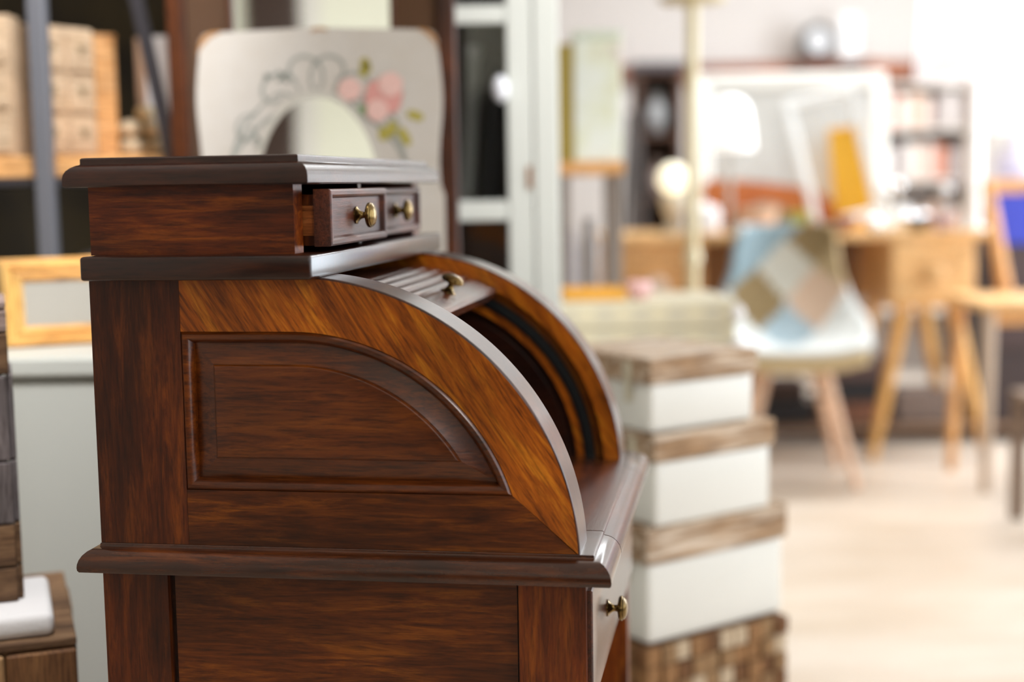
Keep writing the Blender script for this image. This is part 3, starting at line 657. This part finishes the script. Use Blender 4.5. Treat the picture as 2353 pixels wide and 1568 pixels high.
# white glazed vitrine
vt = thing('glazed_cabinet', 'white cabinet with glass door panes left of the tin box', 'cabinet', F(-.42, 3.20, 0))
VW, VH, VD = .532, 1.62, .36
obj('side_wall', B(VW-.05, VW-.001, .021, VD, 0, VH-.03, bev=.003), cab_white, vt); obj('side_wall', B(0, .02, .021, VD, 0, VH-.03, bev=.003), cab_white, vt)
obj('back_wall', B(.021, VW-.051, VD-.015, VD, 0, VH-.03), plain('vitrine_back', '#5a5048', .7), vt); obj('cornice', B(-.01, VW+.01, -.01, VD+.01, VH-.03, VH+.03, bev=.008, seg=3), cab_white, vt)
obj('door_stile', B(VW-.115, VW-.058, 0, .020, .02, VH-.032, bev=.004), cab_white, vt); obj('door_stile', B(.0, .06, 0, .020, .02, VH-.032, bev=.004), cab_white, vt)
obj('frame_post', B(VW-.055, VW, -.004, .020, 0, VH-.032, bev=.004), cab_white, vt)
for z0, z1 in ((.02, .10), (1.045, 1.09), (VH-.14, VH-.10), (.55, .59)): obj('door_rail', B(.061, VW-.116, .001, .019, z0, z1, bev=.003), cab_white, vt)
for z0, z1 in ((.10, .55), (.59, 1.045), (1.09, VH-.14)): obj('glass_pane', B(.061, VW-.116, .008, .011, z0+.001, z1-.001), glassm, vt)
k = obj('door_knob', ball(bmesh.new(), (VW-.128, -.022, 1.335), .019, 1.6), plain('white_knob', '#f2f4fa', .2), vt, 60)
obj('keyhole_plate', B(VW-.072, VW-.062, -.007, -.0042, 1.115, 1.165, bev=.001), plain('brass_plate', '#a8734a', .4, .5), vt)
for z in (.57, 1.066): obj('inner_shelf', B(.022, VW-.052, .03, VD-.02, z-.012, z), cab_white, vt)
for k, (x, w_, h, mt, lab) in enumerate(((.30, .035, .38, plain('grey_tray', '#8a8580', .4), 'pale grey tray leaning inside the glazed cabinet'), (.35, .05, .34, blackp, 'black tray leaning inside the glazed cabinet'))):
    o = obj('leaning_tray', B(0, w_, 0, .02, 0, h, bev=.006), mt); o.location = F(-.42+x, 3.34, 1.0685); o.rotation_euler = (0, radians(4), YAW); tag(o, lab, 'tray')
for k, (x, w_, h, mt, lab) in enumerate(((.29, .05, .36, plain('brown_bottle', '#6b5a4c', .4), 'brown upright board on the lower cabinet shelf'), (.36, .035, .30, plain('slate_board', '#6e777b', .4), 'slate grey upright board on the lower cabinet shelf'))):
    o = obj('upright_board', B(0, w_, 0, .02, 0, h, bev=.006), mt); o.location = F(-.42+x, 3.34, .5705); o.rotation_euler = (0, 0, YAW); tag(o, lab, 'board')

# ------------------------------------------------------------------ middle distance: patterned chest, tin box, plinth
pc_m, pn, pb = newmat('patterned_cloth')
tcn = coords(pn, (0, 0, 0), (22, 22, 22)); ch = nd(pn, 'ShaderNodeTexChecker'); ch.inputs['Scale'].default_value = 1; pn.links.new(tcn, ch.inputs['Vector'])
ch.inputs['Color1'].default_value = lin('#cfc3a4'); ch.inputs['Color2'].default_value = lin('#b3ac9c')
f = noise(pn, coords(pn), 30, 3); pn.links.new(mix(pn, f, ch.outputs[0], lin('#cabfa3')), pb.inputs['Base Color']); pb.inputs['Roughness'].default_value = .7
chest = thing('patterned_chest', 'beige patterned chest with pale corner knobs behind the white boxes', 'chest', F(.12, 3.55, 0), YAW+radians(2))
obj('chest_body', B(0, .445, 0, .34, .02, .758, bev=.006), pc_m, chest)
obj('chest_lid', B(-.004, .449, -.004, .344, .759, .826, bev=.010, seg=3), pc_m, chest)
for z in (.795, .715): obj('corner_knob', ball(bmesh.new(), (.448, -.006, z), .019, 1.1, 12), white_g, chest, 60)
for x in (0, .40):
    obj('foot', B(x+.005, x+.045, .01, .05, 0, .02), darkbrown, chest); obj('foot', B(x+.005, x+.045, .29, .33, 0, .02), darkbrown, chest)
yt = thing('yellow_tray', 'flat yellow tray lying on the patterned chest', 'tray', F(.13, 3.62, .8265), YAW)
obj('tray_base', B(0, .165, 0, .15, 0, .012, bev=.003), plain('amber_yellow', '#e0a236', .5), yt)
for x0, x1, y0, y1 in ((0, .165, 0, .008), (0, .165, .142, .15), (0, .008, .0085, .1415), (.157, .165, .0085, .1415)): obj('tray_rim', B(x0, x1, y0, y1, .0122, .026, bev=.002), plain('amber_rim', '#e6a93c', .5), yt)
pk = obj('pink_bowl', lathe([(0, .018), (.004, .022), (.02, .034), (.040, .034), (.046, .026), (.044, .022), (.03, .028), (.012, .018)], 24), plain('blush_pink', '#e3b6b4', .4), None, 40)
pk.location = F(.330, 3.66, .8268); tag(pk, 'small pink bowl beside the yellow tray on the patterned chest', 'bowl')

# tin box on a side table next to the vitrine
sd = thing('side_table', 'brown wooden side table carrying the green tin box', 'table', F(.135, 4.00, 0))
obj('table_top', B(0, .185, 0, .34, 1.148, 1.185, bev=.004), oak_b, sd)
for x in (.005, .15):
    for y in (.01, .29): obj('leg', B(x, x+.03, y, y+.04, 0, 1.148, bev=.003), plain('greyed_leg', '#8c8077', .6), sd)
obj('lower_shelf', B(.0355, .1495, .02, .32, .70, .72), plain('greyed_shelf', '#a39c98', .6), sd)
tin = thing('tin_box', 'tall pale green tin box with an olive gold side, on a table', 'tin', F(.138, 4.02, 1.1855), YAW+radians(0))
tin_front, tn, tb = newmat('printed_tin')
f = noise(tn, coords(tn, (0, 0, 0), (1, 1, .6)), 9, 3); rp = ramp(tn, [(.28, '#d9c4c4'), (.40, '#eef1d6'), (.56, '#f6faf2'), (.75, '#eef4de')]); tn.links.new(f, rp.inputs[0]); tn.links.new(rp.outputs[0], tb.inputs['Base Color']); tb.inputs['Roughness'].default_value = .35
obj('tin_body', B(.045, .178, 0, .13, 0, .338, bev=.004), tin_front, tin); obj('tin_spine', B(0, .0448, .003, .127, 0, .326, bev=.003), plain('olive_gold', '#a8913c', .4, .2), tin)
obj('tin_lid', B(.043, .180, -.002, .132, .3385, .362, bev=.004), plain('pale_green_tin', '#e3ecd9', .35), tin)
for k, (s, h, r, c, lab) in enumerate(((.152, .27, .026, '#b5b0b6', 'tall lilac grey vase on the side table shelf'), (.215, .30, .026, '#9c928c', 'taupe cylinder vase on the side table shelf'))):
    v = obj('vase', lathe([(0, r*.8), (.01, r), (h*.75, r), (h*.9, r*.7), (h, r*.75), (h-.005, r*.55), (h*.5, r*.6)], 20), plain('vase_glaze_%d' % k, c, .3), None, 40)
    v.location = F(s+.02, 4.22, .7205); tag(v, lab, 'vase')
gv = obj('vase', lathe([(0, .05), (.02, .065), (.35, .075), (.62, .06), (.70, .045), (.72, .05), (.715, .04), (.3, .06)], 20), plain('smoky_brown_vase', '#4b3c36', .35), None, 40)
gv.location = F(.232, 4.62, 0); tag(gv, 'dark brown floor vase left of the wooden writing table', 'vase')
gs = obj('silver_bowl', lathe([(0, .02), (.004, .025), (.03, .05), (.06, .058), (.056, .052), (.02, .03)], 24), chrome, None, 40)
gs.location = F(.240, 4.12, .7205); tag(gs, 'silver bowl on the lower shelf of the side table', 'bowl')

# ------------------------------------------------------------------ pale oak writing table at the back
T0 = 5.62
wt = thing('writing_table', 'pale oak writing table with two drawer pedestals and splayed legs', 'table', F(.375, T0, 0))
TL, TD, TZ, TH_ = 1.530, .58, .885, .030
obj('table_top', B(0, TL, 0, TD, TZ, TZ+TH_, bev=.004), oak, wt)
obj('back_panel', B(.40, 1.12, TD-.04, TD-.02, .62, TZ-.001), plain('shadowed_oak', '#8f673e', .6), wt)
for x0, x1, mt in ((.01, .39, oak_b), (1.125, 1.465, oak)):
    obj('pedestal', B(x0, x1, .012, TD-.02, .615, TZ-.001, bev=.004), mt, wt)
    d = obj('drawer', B(x0+.012, x1-.012, -.002, .0115, .63, TZ-.016, bev=.004), mt, wt)
    obj('knob', lathe([(0, .02), (-.010, .018), (-.016, .040), (-.028, .046), (-.036, .036), (-.040, .001)], 20, 'y', off=((x0+x1)/2, -.002, .71 if x0 < .5 else .75)), plain('knob_pink', '#d9bda5', .4) if x0 < .5 else oak, d, 40)
    for y in (.06, TD-.08):
        sx = .05
        for m in (-1, 1):
            xc_ = (x0+x1)/2+m*.10
            obj('leg', tube(bmesh.new(), (xc_, y, .614), (xc_+m*.13, y+(-.05 if y < .2 else .05), 0), .032, .019, 12), oak_z, wt, 40)
# things on the table
TZZ = TZ+TH_+.0005
wm = thing('white_mirror', 'large white framed mirror leaning at the back of the writing table', 'mirror', F(.80, T0+.40, TZZ+.004)); wm.rotation_euler[0] = radians(-7)
frame_parts(wm, .80, .66, .03, .058, plain('white_frame', '#f0f1ec', .4), ('mirror_glass', plain('hazy_mirror_glass', '#c0bfbb', .35, .55)))
hb = thing('orange_headboard', 'curved orange wooden board in front of the white mirror', 'board', F(.80, T0+.30, TZZ))
pts = [(0, .0), (.0, .17)] + [(.02+.44*i/12, .17+.045*sin(pi*.5*(1-i/12))) for i in range(13)] + [(.52, .13), (.56, .09), (.56, 0)]
obj('board', xz_prism(pts, 0, .022), plain('orange_wood', '#c9753a', .4, 0, '#b5622c', 6), hb)
obj('grey_inlay', xz_prism([(.10, .0)] + [(.10+.32*i/12, .02+.10*sin(pi*i/12)) for i in range(13)] + [(.42, 0)], -.006, -.0005), plain('grey_inlay', '#a39b8c', .5), hb)
yb = thing('yellow_box', 'tall bright yellow box standing before the white mirror', 'box', F(1.345, T0+.24, TZZ+.001), YAW+radians(-4)); yb.rotation_euler[1] = radians(-5)
obj('box_body', B(0, .145, 0, .05, 0, .40, bev=.004), plain('sun_yellow', '#f6bb2c', .5), yb); obj('box_edge', B(-.002, .147, -.002, .052, .4005, .415, bev=.003), plain('sun_yellow_lid', '#efae20', .5), yb)
wf = thing('white_rail_frame', 'narrow empty white frame leaning in front of the yellow box', 'frame', F(1.235, T0+.165, TZZ+.002), YAW); wf.rotation_euler[0] = radians(-4); wf.rotation_euler[1] = radians(-13)
frame_parts(wf, .29, .54, .018, .034, plain('bright_white_frame', '#f1f3f2', .4), None)
def vessel(name, label, cat, s, t, prof, mt, n=20, z=TZZ, grp=None):
    o = obj(name, lathe(prof, n), mt, None, 40); o.location = F(s, t, z); return tag(o, label, cat, grp)
BOWL = lambda r, h: [(0, r*.4), (.004, r*.5), (h*.5, r*.88), (h, r), (h*.97, r*.93), (h*.45, r*.7), (h*.15, r*.3)]
BOT = lambda r, h: [(0, r*.9), (.004, r), (h*.55, r), (h*.70, r*.45), (h*.95, r*.32), (h, r*.38), (h-.002, r*.2)]
vessel('white_jar', 'white ceramic jar below the pendant lamp', 'jar', .775, T0+.10, [(0, .05), (.004, .062), (.07, .072), (.10, .066), (.112, .05), (.118, .02), (.13, .018), (.134, .001)], white_g)
vessel('pale_bowl', 'pale pink bowl right of the white jar', 'bowl', 1.00, T0+.14, BOWL(.085, .10), plain('pale_clay', '#dcb9a0', .4))
vessel('brown_bowl', 'red-brown bowl in the middle of the writing table', 'bowl', 1.31, T0+.080, BOWL(.075, .06), plain('red_brown_clay', '#8c4a3c', .35))
vessel('dark_bowl', 'dark brown dish at the right of the writing table', 'dish', 1.645, T0+.12, BOWL(.060, .05), plain('dark_dish', '#2e211e', .3))
vessel('rust_bowl', 'rust coloured bowl near the right end of the writing table', 'bowl', 1.775, T0+.25, BOWL(.065, .055), plain('rust_clay', '#a3685a', .4))
vessel('green_pot', 'small leafy green pot left of the yellow box', 'pot', 1.185, T0+.24, BOWL(.045, .08), plain('leaf_green', '#a9bb6a', .5))
for k, (s, t, r, lab) in enumerate(((1.441, T0+.020, .034, 'added highlight ball at the front edge of the writing table'), (1.68, T0+.42, .040, 'added highlight ball standing behind the dark dish'), (1.735, T0+.36, .036, 'added highlight ball at the back right end of the writing table'), (1.665, T0+.33, .036, 'added highlight ball between the dark dish and the rust bowl'))):
    o = obj('highlight_ball', ball(bmesh.new(), (0, 0, 0), r, 1, 20), chrome, None, 180); o.location = F(s, t, TZZ+r-.0005); tag(o, lab, 'ball', 'added highlight balls on the writing table')  # added balls standing in for blurred specular highlights
def candlestick(s, t, h, label):
    o = thing('candlestick', label, 'candlestick', F(s, t, TZZ), YAW, 'glass candlesticks')
    obj('base', lathe([(0, .035), (.008, .033), (.015, .010), (h*.5, .008), (h*.55, .014), (h*.6, .008), (h-.02, .008)], 18), glassm, o, 40)
    obj('highlight_cup', ball(bmesh.new(), (0, 0, h+.005), .026, 1, 16), chrome, o, 180); return o  # ball added on the stick in place of a blurred highlight
candlestick(1.497, T0+.085, .16, 'leftmost candlestick with an added highlight ball, beside the yellow box')
candlestick(1.600, T0+.27, .175, 'tallest candlestick with an added highlight ball, behind the dark dish')
candlestick(1.748, T0+.10, .155, 'rightmost candlestick with an added highlight ball, beside the drum shade lamp')
# lamps
def globe_lamp():
    o = thing('globe_lamp', 'small table lamp with glowing round globe on the writing table', 'lamp', F(.665, T0+.20, TZZ))
    obj('foot', lathe([(0, .055), (.01, .055), (.02, .03), (.06, .022), (.10, .045), (.150, .052), (.165, .04)], 24), plain('cream_ceramic', '#e9dfc8', .3), o, 40)
    obj('globe', ball(bmesh.new(), (0, 0, .222), .062, 1, 20), bulb_m, o, 180); return o
globe_lamp()
tl = thing('dome_lamp', 'table lamp with a white dome shade before the white mirror', 'lamp', F(.893, T0+.19, TZZ))
obj('base', lathe([(0, .06), (.012, .058), (.02, .012), (.36, .010)], 20), plain('grey_lamp_stem', '#bdb9b2', .4), tl, 40)
obj('shade', lathe([(.335, .098), (.345, .100), (.42, .092), (.50, .078), (.535, .055), (.545, .02), (.545, .012)], 32), shade_lit, tl, 40)
pl = thing('pole_lamp', 'tall slim pale brass pole of a floor lamp left of the chair', 'floor lamp', F(.588, 4.60, 0))
obj('base', lathe([(0, .13), (.012, .13), (.022, .03), (.05, .02)], 28), plain('pale_brass', '#dccb9f', .4, .2), pl, 40)
obj('pole', tube(bmesh.new(), (0, 0, .05), (0, 0, 1.685), .021, .019, 16), plain('pale_brass_pole', '#dfd0a8', .4, .1), pl, 40)
obj('collar', lathe([(.86, .021), (.865, .028), (.90, .028), (.905, .021)], 16), plain('pale_brass_collar', '#e6dab8', .35, .2), pl, 40)
obj('rosette', lathe([(1.685, .02), (1.69, .10), (1.705, .11), (1.715, .05), (1.73, .01)], 24), plain('pale_brass_rosette', '#cdbd93', .4, .2), pl, 40)
fl = thing('drum_shade_lamp', 'table lamp with large white drum shade at the right end of the writing table', 'table lamp', F(1.848, T0+.085, TZZ))
obj('base', lathe([(0, .062), (.012, .062), (.02, .034)], 28), white_lac, fl, 40); obj('stem', tube(bmesh.new(), (0, 0, .02), (0, 0, .66), .034, .034, 18), plain('white_stem', '#f3efec', .4), fl, 40)
obj('shade', lathe([(.600, .228), (.605, .231), (.95, .205), (.955, .202), (.95, .197), (.61, .224)], 44), shade_big, fl, 40)
f2 = thing('globe_shade_lamp', 'glowing rounded white lamp on the blue cabinet, right edge', 'table lamp', F(2.19, 6.17, 1.1205))
obj('base', lathe([(0, .07), (.01, .075), (.05, .095), (.10, .085), (.15, .04), (.215, .025)], 28), plain('lilac_white_ceramic', '#dcdaea', .3), f2, 40)
obj('shade', lathe([(.200, .14), (.21, .165), (.25, .180), (.34, .182), (.42, .165), (.465, .13), (.475, .05), (.476, .02)], 40), shade_lit, f2, 40)

# ------------------------------------------------------------------ patchwork chair
pc = thing('patchwork_chair', 'bucket chair in blue, beige and white patchwork on beech legs', 'chair', F(1.045, 5.30, 0), YAW+radians(-3))
pal = ['#8fa3ab', '#8f7853', '#c8c3b6', '#cdaf97', '#a3b4bc', '#e6e8e6', '#dcdedb', '#b19a74']
pmats = [plain('patch_%d' % k, c, .9, bumpy=.3) for k, c in enumerate(pal)] + [plain('shell_beige', '#c2ad85', .5)]
def shell_pt(u, v):
    # v 0 front lip -> 1 top of back
    K = [(0, -.235, .505), (.12, -.20, .500), (.32, -.05, .480), (.48, .08, .495), (.58, .150, .565), (.72, .195, .72), (.88, .225, .87), (1, .235, .955)]
    for (v0, y0, z0), (v1, y1, z1) in zip(K, K[1:]):
        if v <= v1+1e-9:
            q = (v-v0)/(v1-v0); q2 = q; y, z = y0+(y1-y0)*q2, z0+(z1-z0)*q2; break
    wdt = .235+.045*sin(pi*min(1, v/.75)) - .060*max(0, (v-.55)/.45)
    a = abs(u); curl = a**3
    arm = .115*math.exp(-((v-.42)/.22)**2)
    return Vector((u*wdt, y-.07*curl*max(0, (v-.45)/.55)*1.6, z+curl*(arm+.02)-(.02*a**4 if v > .9 else 0)))
PATCH = {(0, 0): 1, (1, 0): 2, (1, 1): 3, (0, 1): 4, (2, 0): 1, (1, -1): 0, (0, -1): 0, (2, -1): 0, (2, 1): 7, (3, 0): 7, (1, 2): 5, (0, 2): 5, (2, 2): 5, (3, 1): 5}
NU, NV = 36, 54; bm = bmesh.new()
g = [[bm.verts.new(shell_pt(-1+2*i/NU, j/NV)) for i in range(NU+1)] for j in range(NV+1)]
for j in range(NV):
    for i in range(NU):
        fa = bm.faces.new((g[j][i], g[j][i+1], g[j+1][i+1], g[j+1][i]))
        p_ = shell_pt(-1+2*(i+.5)/NU, (j+.5)/NV); up = -.025+((j+.5)/NV-.665)*1.0
        a_, b_ = (p_.x+.108)/.115, (up+.025)/.125
        fa.material_index = PATCH.get((round((a_+b_)/2), round((a_-b_)/2)), 6)
o = obj('patchwork_cover', bm, pmats, pc, 60)
so = o.modifiers.new('thick', 'SOLIDIFY'); so.thickness = .022; so.offset = 0
bm = bmesh.new(); g = [[bm.verts.new(shell_pt(-1+2*i/NU, j/NV*.62) + Vector((0, .004*min(1, j/6), -.010-.065*sin(pi/2*min(1, j/9))))) for i in range(NU+1)] for j in range(26)]
for j in range(25):
    for i in range(NU): bm.faces.new((g[j][i], g[j][i+1], g[j+1][i+1], g[j+1][i]))
o = obj('under_shell', bm, pmats[8], pc, 60); so = o.modifiers.new('thick', 'SOLIDIFY'); so.thickness = .008
beech = wood('beech_leg', '#d9a886', '#ecc3a4', '#f5d5bd', 'z', rough=.4, coat=.1, bs=.1, blotch=.1)
for mx in (-1, 1):
    for my in (-1, 1):
        obj('leg', tube(bmesh.new(), (mx*.10, my*.11, .455), (mx*.215, my*.215, 0), .024, .014, 12), beech, pc, 40)
for mx in (-1, 1): obj('strut', tube(bmesh.new(), (mx*.13, -.14, .34), (mx*.13, .14, .34), .005, .005, 8), blackp, pc, 40)
for my in (-1, 1): obj('strut', tube(bmesh.new(), (-.13, my*.14, .335), (.13, my*.14, .335), .005, .005, 8), blackp, pc, 40)
obj('mount_plate', B(-.12, .12, -.12, .12, .445, .4545, bev=.002), blackp, pc)

# light wooden chair at the right edge
rc = thing('wooden_chair', 'light wooden chair with slanted back post cut by the right edge', 'chair', F(1.665, 5.00, 0), YAW)
obj('seat', B(-.015, .42, -.02, .40, .655, .690, bev=.010, seg=3), oak, rc)
for x in (.02, .37):
    obj('leg', tube(bmesh.new(), (x+.01, .02, .655), (x, 0, 0), .024, .018, 10), plain('greyed_wood_leg', '#c8b09a', .5), rc, 40); obj('leg', tube(bmesh.new(), (x+.01, .36, .655), (x, .40, 0), .024, .018, 10), oak_b, rc, 40)
    obj('back_post', tube(bmesh.new(), (x*.55+.195, .37, .692), (x*.55+.145, .46, 1.10), .028, .024, 10), oak_b, rc, 40)
obj('back_rail', B(.145, .36, .448, .468, 1.06, 1.115, bev=.005), oak_b, rc); obj('apron', B(.04, .36, .015, .035, .60, .6545), oak_b, rc)
bb = thing('blue_cabinet', 'dark cabinet with a deep blue front behind the right chair', 'cabinet', F(2.02, 6.00, 0))
obj('cabinet_body', B(0, .60, .02, .40, 0, 1.09, bev=.004), plain('dark_plum', '#30201f', .5), bb); obj('blue_door', B(.02, .58, 0, .0195, .84, 1.075, bev=.004), plain('cobalt_blue', '#2d38a8', .4), bb); obj('dark_door', B(.02, .58, 0, .0195, .40, .83, bev=.004), plain('dark_plum_door', '#3b2725', .5), bb)
obj('lilac_shelf', B(-.02, .62, -.01, .41, 1.091, 1.12, bev=.003), plain('lilac_board', '#b9aab6', .5), bb)
stool_brown = plain('stool_brown', '#86705f', .6)
dt = thing('dark_stool', 'dark brown square stool standing on the floor at the right edge', 'stool', F(1.640, 4.30, 0))
for x in (0, .29):
    for y in (0, .29): obj('leg', B(x, x+.04, y, y+.04, 0, .40, bev=.004), stool_brown, dt)
obj('seat', B(-.004, .334, -.004, .334, .4005, .43, bev=.006), stool_brown, dt)

# low dark things under the writing table
lp = thing('shade_pallet', 'low brown wooden pallet added for the shade under the writing table', 'pallet', F(.62, 5.95, 0))
for k in range(5): obj('slat', B(0, 1.75, .09*k, .09*k+.08, .055, .075, bev=.003), plain('pallet_shade_brown_%d' % k, '#7d6048', .7), lp)  # added pallet, its brown stands in for shade on the floor
for x in (.0, .83, 1.66): obj('bearer', B(x, x+.09, 0, .44, 0, .0548, bev=.003), darkbrown, lp)
rnd = random.Random(11)
spots = ((1.00, .0, .28, .10, .24), (1.32, .0, .30, .09, .22), (1.345, .095, .26, .085, .20), (1.02, .105, .24, .08, .2), (1.66, 0, .24, .14, .22), (1.33, .185, .28, .10, .2))
for k, (s, z, w_, h, d) in enumerate(spots):
    tb_ = thing('timber_crate', ('dark crate on the pallet, directly behind the chair leg', 'rust brown crate on the pallet, bottom of its stack', 'black crate in the middle of the pallet stack', 'dark crate on top of the one behind the chair leg', 'brown crate on the pallet behind the right table legs', 'purple brown crate on top of the pallet stack')[k], 'crate', F(s, 6.05, .0755+z+.001), YAW+radians(rnd.uniform(-3, 3)), 'dark crates under the table')
    mt = (blackp, plain('rust_wood', '#8a5a40', .6, 0, '#5a3727', 6), blackp, darkbrown, plain('grey_brown_wood', '#7c6a60', .6), plain('purple_brown', '#5b4540', .6))[k]
    obj('crate_body', B(0, w_, .01, d, 0, h-.002, bev=.004), mt, tb_)
    for j in range(2): obj('slat', B(-.003, w_+.003, 0, .0095, .006+j*h*.5, h*.5*(j+1)-.008, bev=.003), mt, tb_)

# cluttered back: shelf, frames, wall rail, clock
tr = struct('trim_1', B(.45, 2.45, 8.22, 8.299, 1.69, 1.79, bev=.006), plain('red_brown_rail', '#a25c34', .5, 0, '#6b3c2c', 3))
bsf = thing('tall_bookcase', 'tall pale bookcase full of books against the back wall', 'bookcase', F(1.98, 7.85, 0))
for x in (0, .60): obj('side_panel', B(x, x+.02, 0, .30, 0, 1.66), plain('pale_bookcase', '#d6cbc0', .6), bsf)
for z in (.02, .40, .78, 1.12, 1.40, 1.64): obj('shelf', B(  .0205, .5995, 0, .30, z-.02, z), plain('pale_bookcase_shelf', '#d2c6ba', .6), bsf)
obj('back', B(  .0205, .5995, .285, .30, .0005, 1.6195), plain('bookcase_back', '#a3968c', .7), bsf)
bcol = ['#e8e0d8', '#c9a48c', '#b9aca6', '#d9cfc8', '#e3c7ae', '#9a8a84', '#c2724e', '#efe9e4', '#8f7f7a', '#d6bfb0']
bnames = {'#e8e0d8': 'ivory', '#c9a48c': 'peach', '#b9aca6': 'stone grey', '#d9cfc8': 'pale grey', '#e3c7ae': 'apricot', '#9a8a84': 'taupe', '#c2724e': 'terracotta', '#efe9e4': 'white', '#8f7f7a': 'dark taupe', '#d6bfb0': 'rose beige'}
ordn = ['first', 'second', 'third', 'fourth', 'fifth', 'sixth', 'seventh', 'eighth', 'ninth', 'tenth', 'eleventh', 'twelfth', 'thirteenth', 'fourteenth']
rb = random.Random(21)
for z, row in ((1.12, 'middle'), (1.40, 'upper'), (.78, 'lower')):
    x = .03; k = 0
    while x < .52 and k < 14:
        w_ = rb.uniform(.04, .075); h = rb.uniform(.16, .205); c = rb.choice(bcol)
        o = obj('book', B(0, w_-.002, 0, .18, 0, h, bev=.004, seg=1), bpy.data.materials.get('book_'+c) or plain('book_'+c, c, .6)); o.location = F(1.98+x, 7.88, z+.0005); o.rotation_euler = (0, 0, YAW)
        tag(o, '%s book, %s from the left on the %s shelf of the pale bookcase' % (bnames[c], ordn[k], row), 'book', 'books in the pale bookcase'); x += w_; k += 1
dk = thing('dark_cabinet', 'dark brown open cabinet left of the white mirror at the back', 'cabinet', F(.62, 6.95, 0))
for x in (0, .19): obj('side_panel', B(x, x+.03, 0, .30, 0, 1.66, bev=.003), darkbrown, dk)
for z in (.05, .62, 1.05, 1.36, 1.66): obj('shelf', B(.0305, .1895, 0, .30, z-.025, z), darkbrown, dk)
obj('back', B(.0305, .1895, .28, .30, .051, 1.634), plain('dark_cabinet_back', '#6e5a50', .7), dk); obj('cornice', B(-.015, .235, -.015, .31, 1.6605, 1.70, bev=.004), plain('slate_cornice', '#4a464a', .6), dk)
for k, (z, r, h, c, lab) in enumerate(((1.3605, .06, .20, '#d3d6d8', 'pale rounded vase on the top shelf of the dark cabinet'), (1.0505, .05, .19, '#cbb7b0', 'pinkish vase on the middle shelf of the dark cabinet'))):
    vessel('vase', lab, 'vase', .62+.11, 7.08, [(0, r*.5), (.01, r*.6), (h*.45, r), (h*.8, r*.6), (h, r*.5), (h-.004, r*.35), (h*.4, r*.6)], plain('clutter_vase_%d' % k, c, .35), 20, z)
ed = thing('easel', 'thin dark easel leaning beside the dark cabinet', 'easel', F(.48, 6.70, 0))
for a, b_ in (((0, 0, 0), (.09, .06, 1.45)), ((.20, 0, 0), (.12, .06, 1.45)), ((.10, .34, 0), (.105, .08, 1.45))): obj('leg', tube(bmesh.new(), a, b_, .016, .012, 8), plain('easel_grey', '#55504e', .6), ed, 40)
obj('ledge', B(-.01, .21, -.03, .01, .78, .80, bev=.002), plain('easel_ledge', '#6d5546', .6), ed)
ck = thing('mantel_clock', 'round black and white clock on the rail of the back wall', 'clock', F(1.74, 8.12, 1.7905), YAW)
sh = thing('wall_shelf', 'small brown wall shelf carrying the round clock', 'shelf', F(1.62, 8.02, 0)); obj('shelf_board', B(0, .42, 0, .198, 1.772, 1.7895, bev=.003), plain('wall_shelf_brown', '#8a5a44', .5), sh)
for x in (.05, .35): obj('bracket', B(x, x+.02, .06, .198, 1.70, 1.7715), plain('wall_bracket_brown', '#7a4e3c', .5), sh)
obj('case', lathe([(-.03, .085), (-.028, .098), (.03, .098), (.032, .085)], 32, 'y', off=(0, 0, .105)), plain('clock_black', '#3a3c3e', .4), ck, 40)
obj('dial', lathe([(-.036, .062), (-.0305, .064)], 32, 'y', off=(0, 0, .105)), plain('clock_dial', '#d8d6d6', .4), ck, 40)
obj('foot', B(-.06, .06, -.03, .03, 0, .012, bev=.003), plain('clock_foot', '#3a3c3e', .4), ck)
wp = thing('white_plaque', 'tall white plaque standing right of the round clock', 'plaque', F(1.87, 8.13, 1.7905), YAW); obj('board', B(0, .11, 0, .02, .012, .25, bev=.004), plain('plaque_white', '#f0eeec', .5), wp); obj('base', B(-.01, .12, -.02, .04, 0, .0118, bev=.003), plain('plaque_base', '#e2dedb', .5), wp)
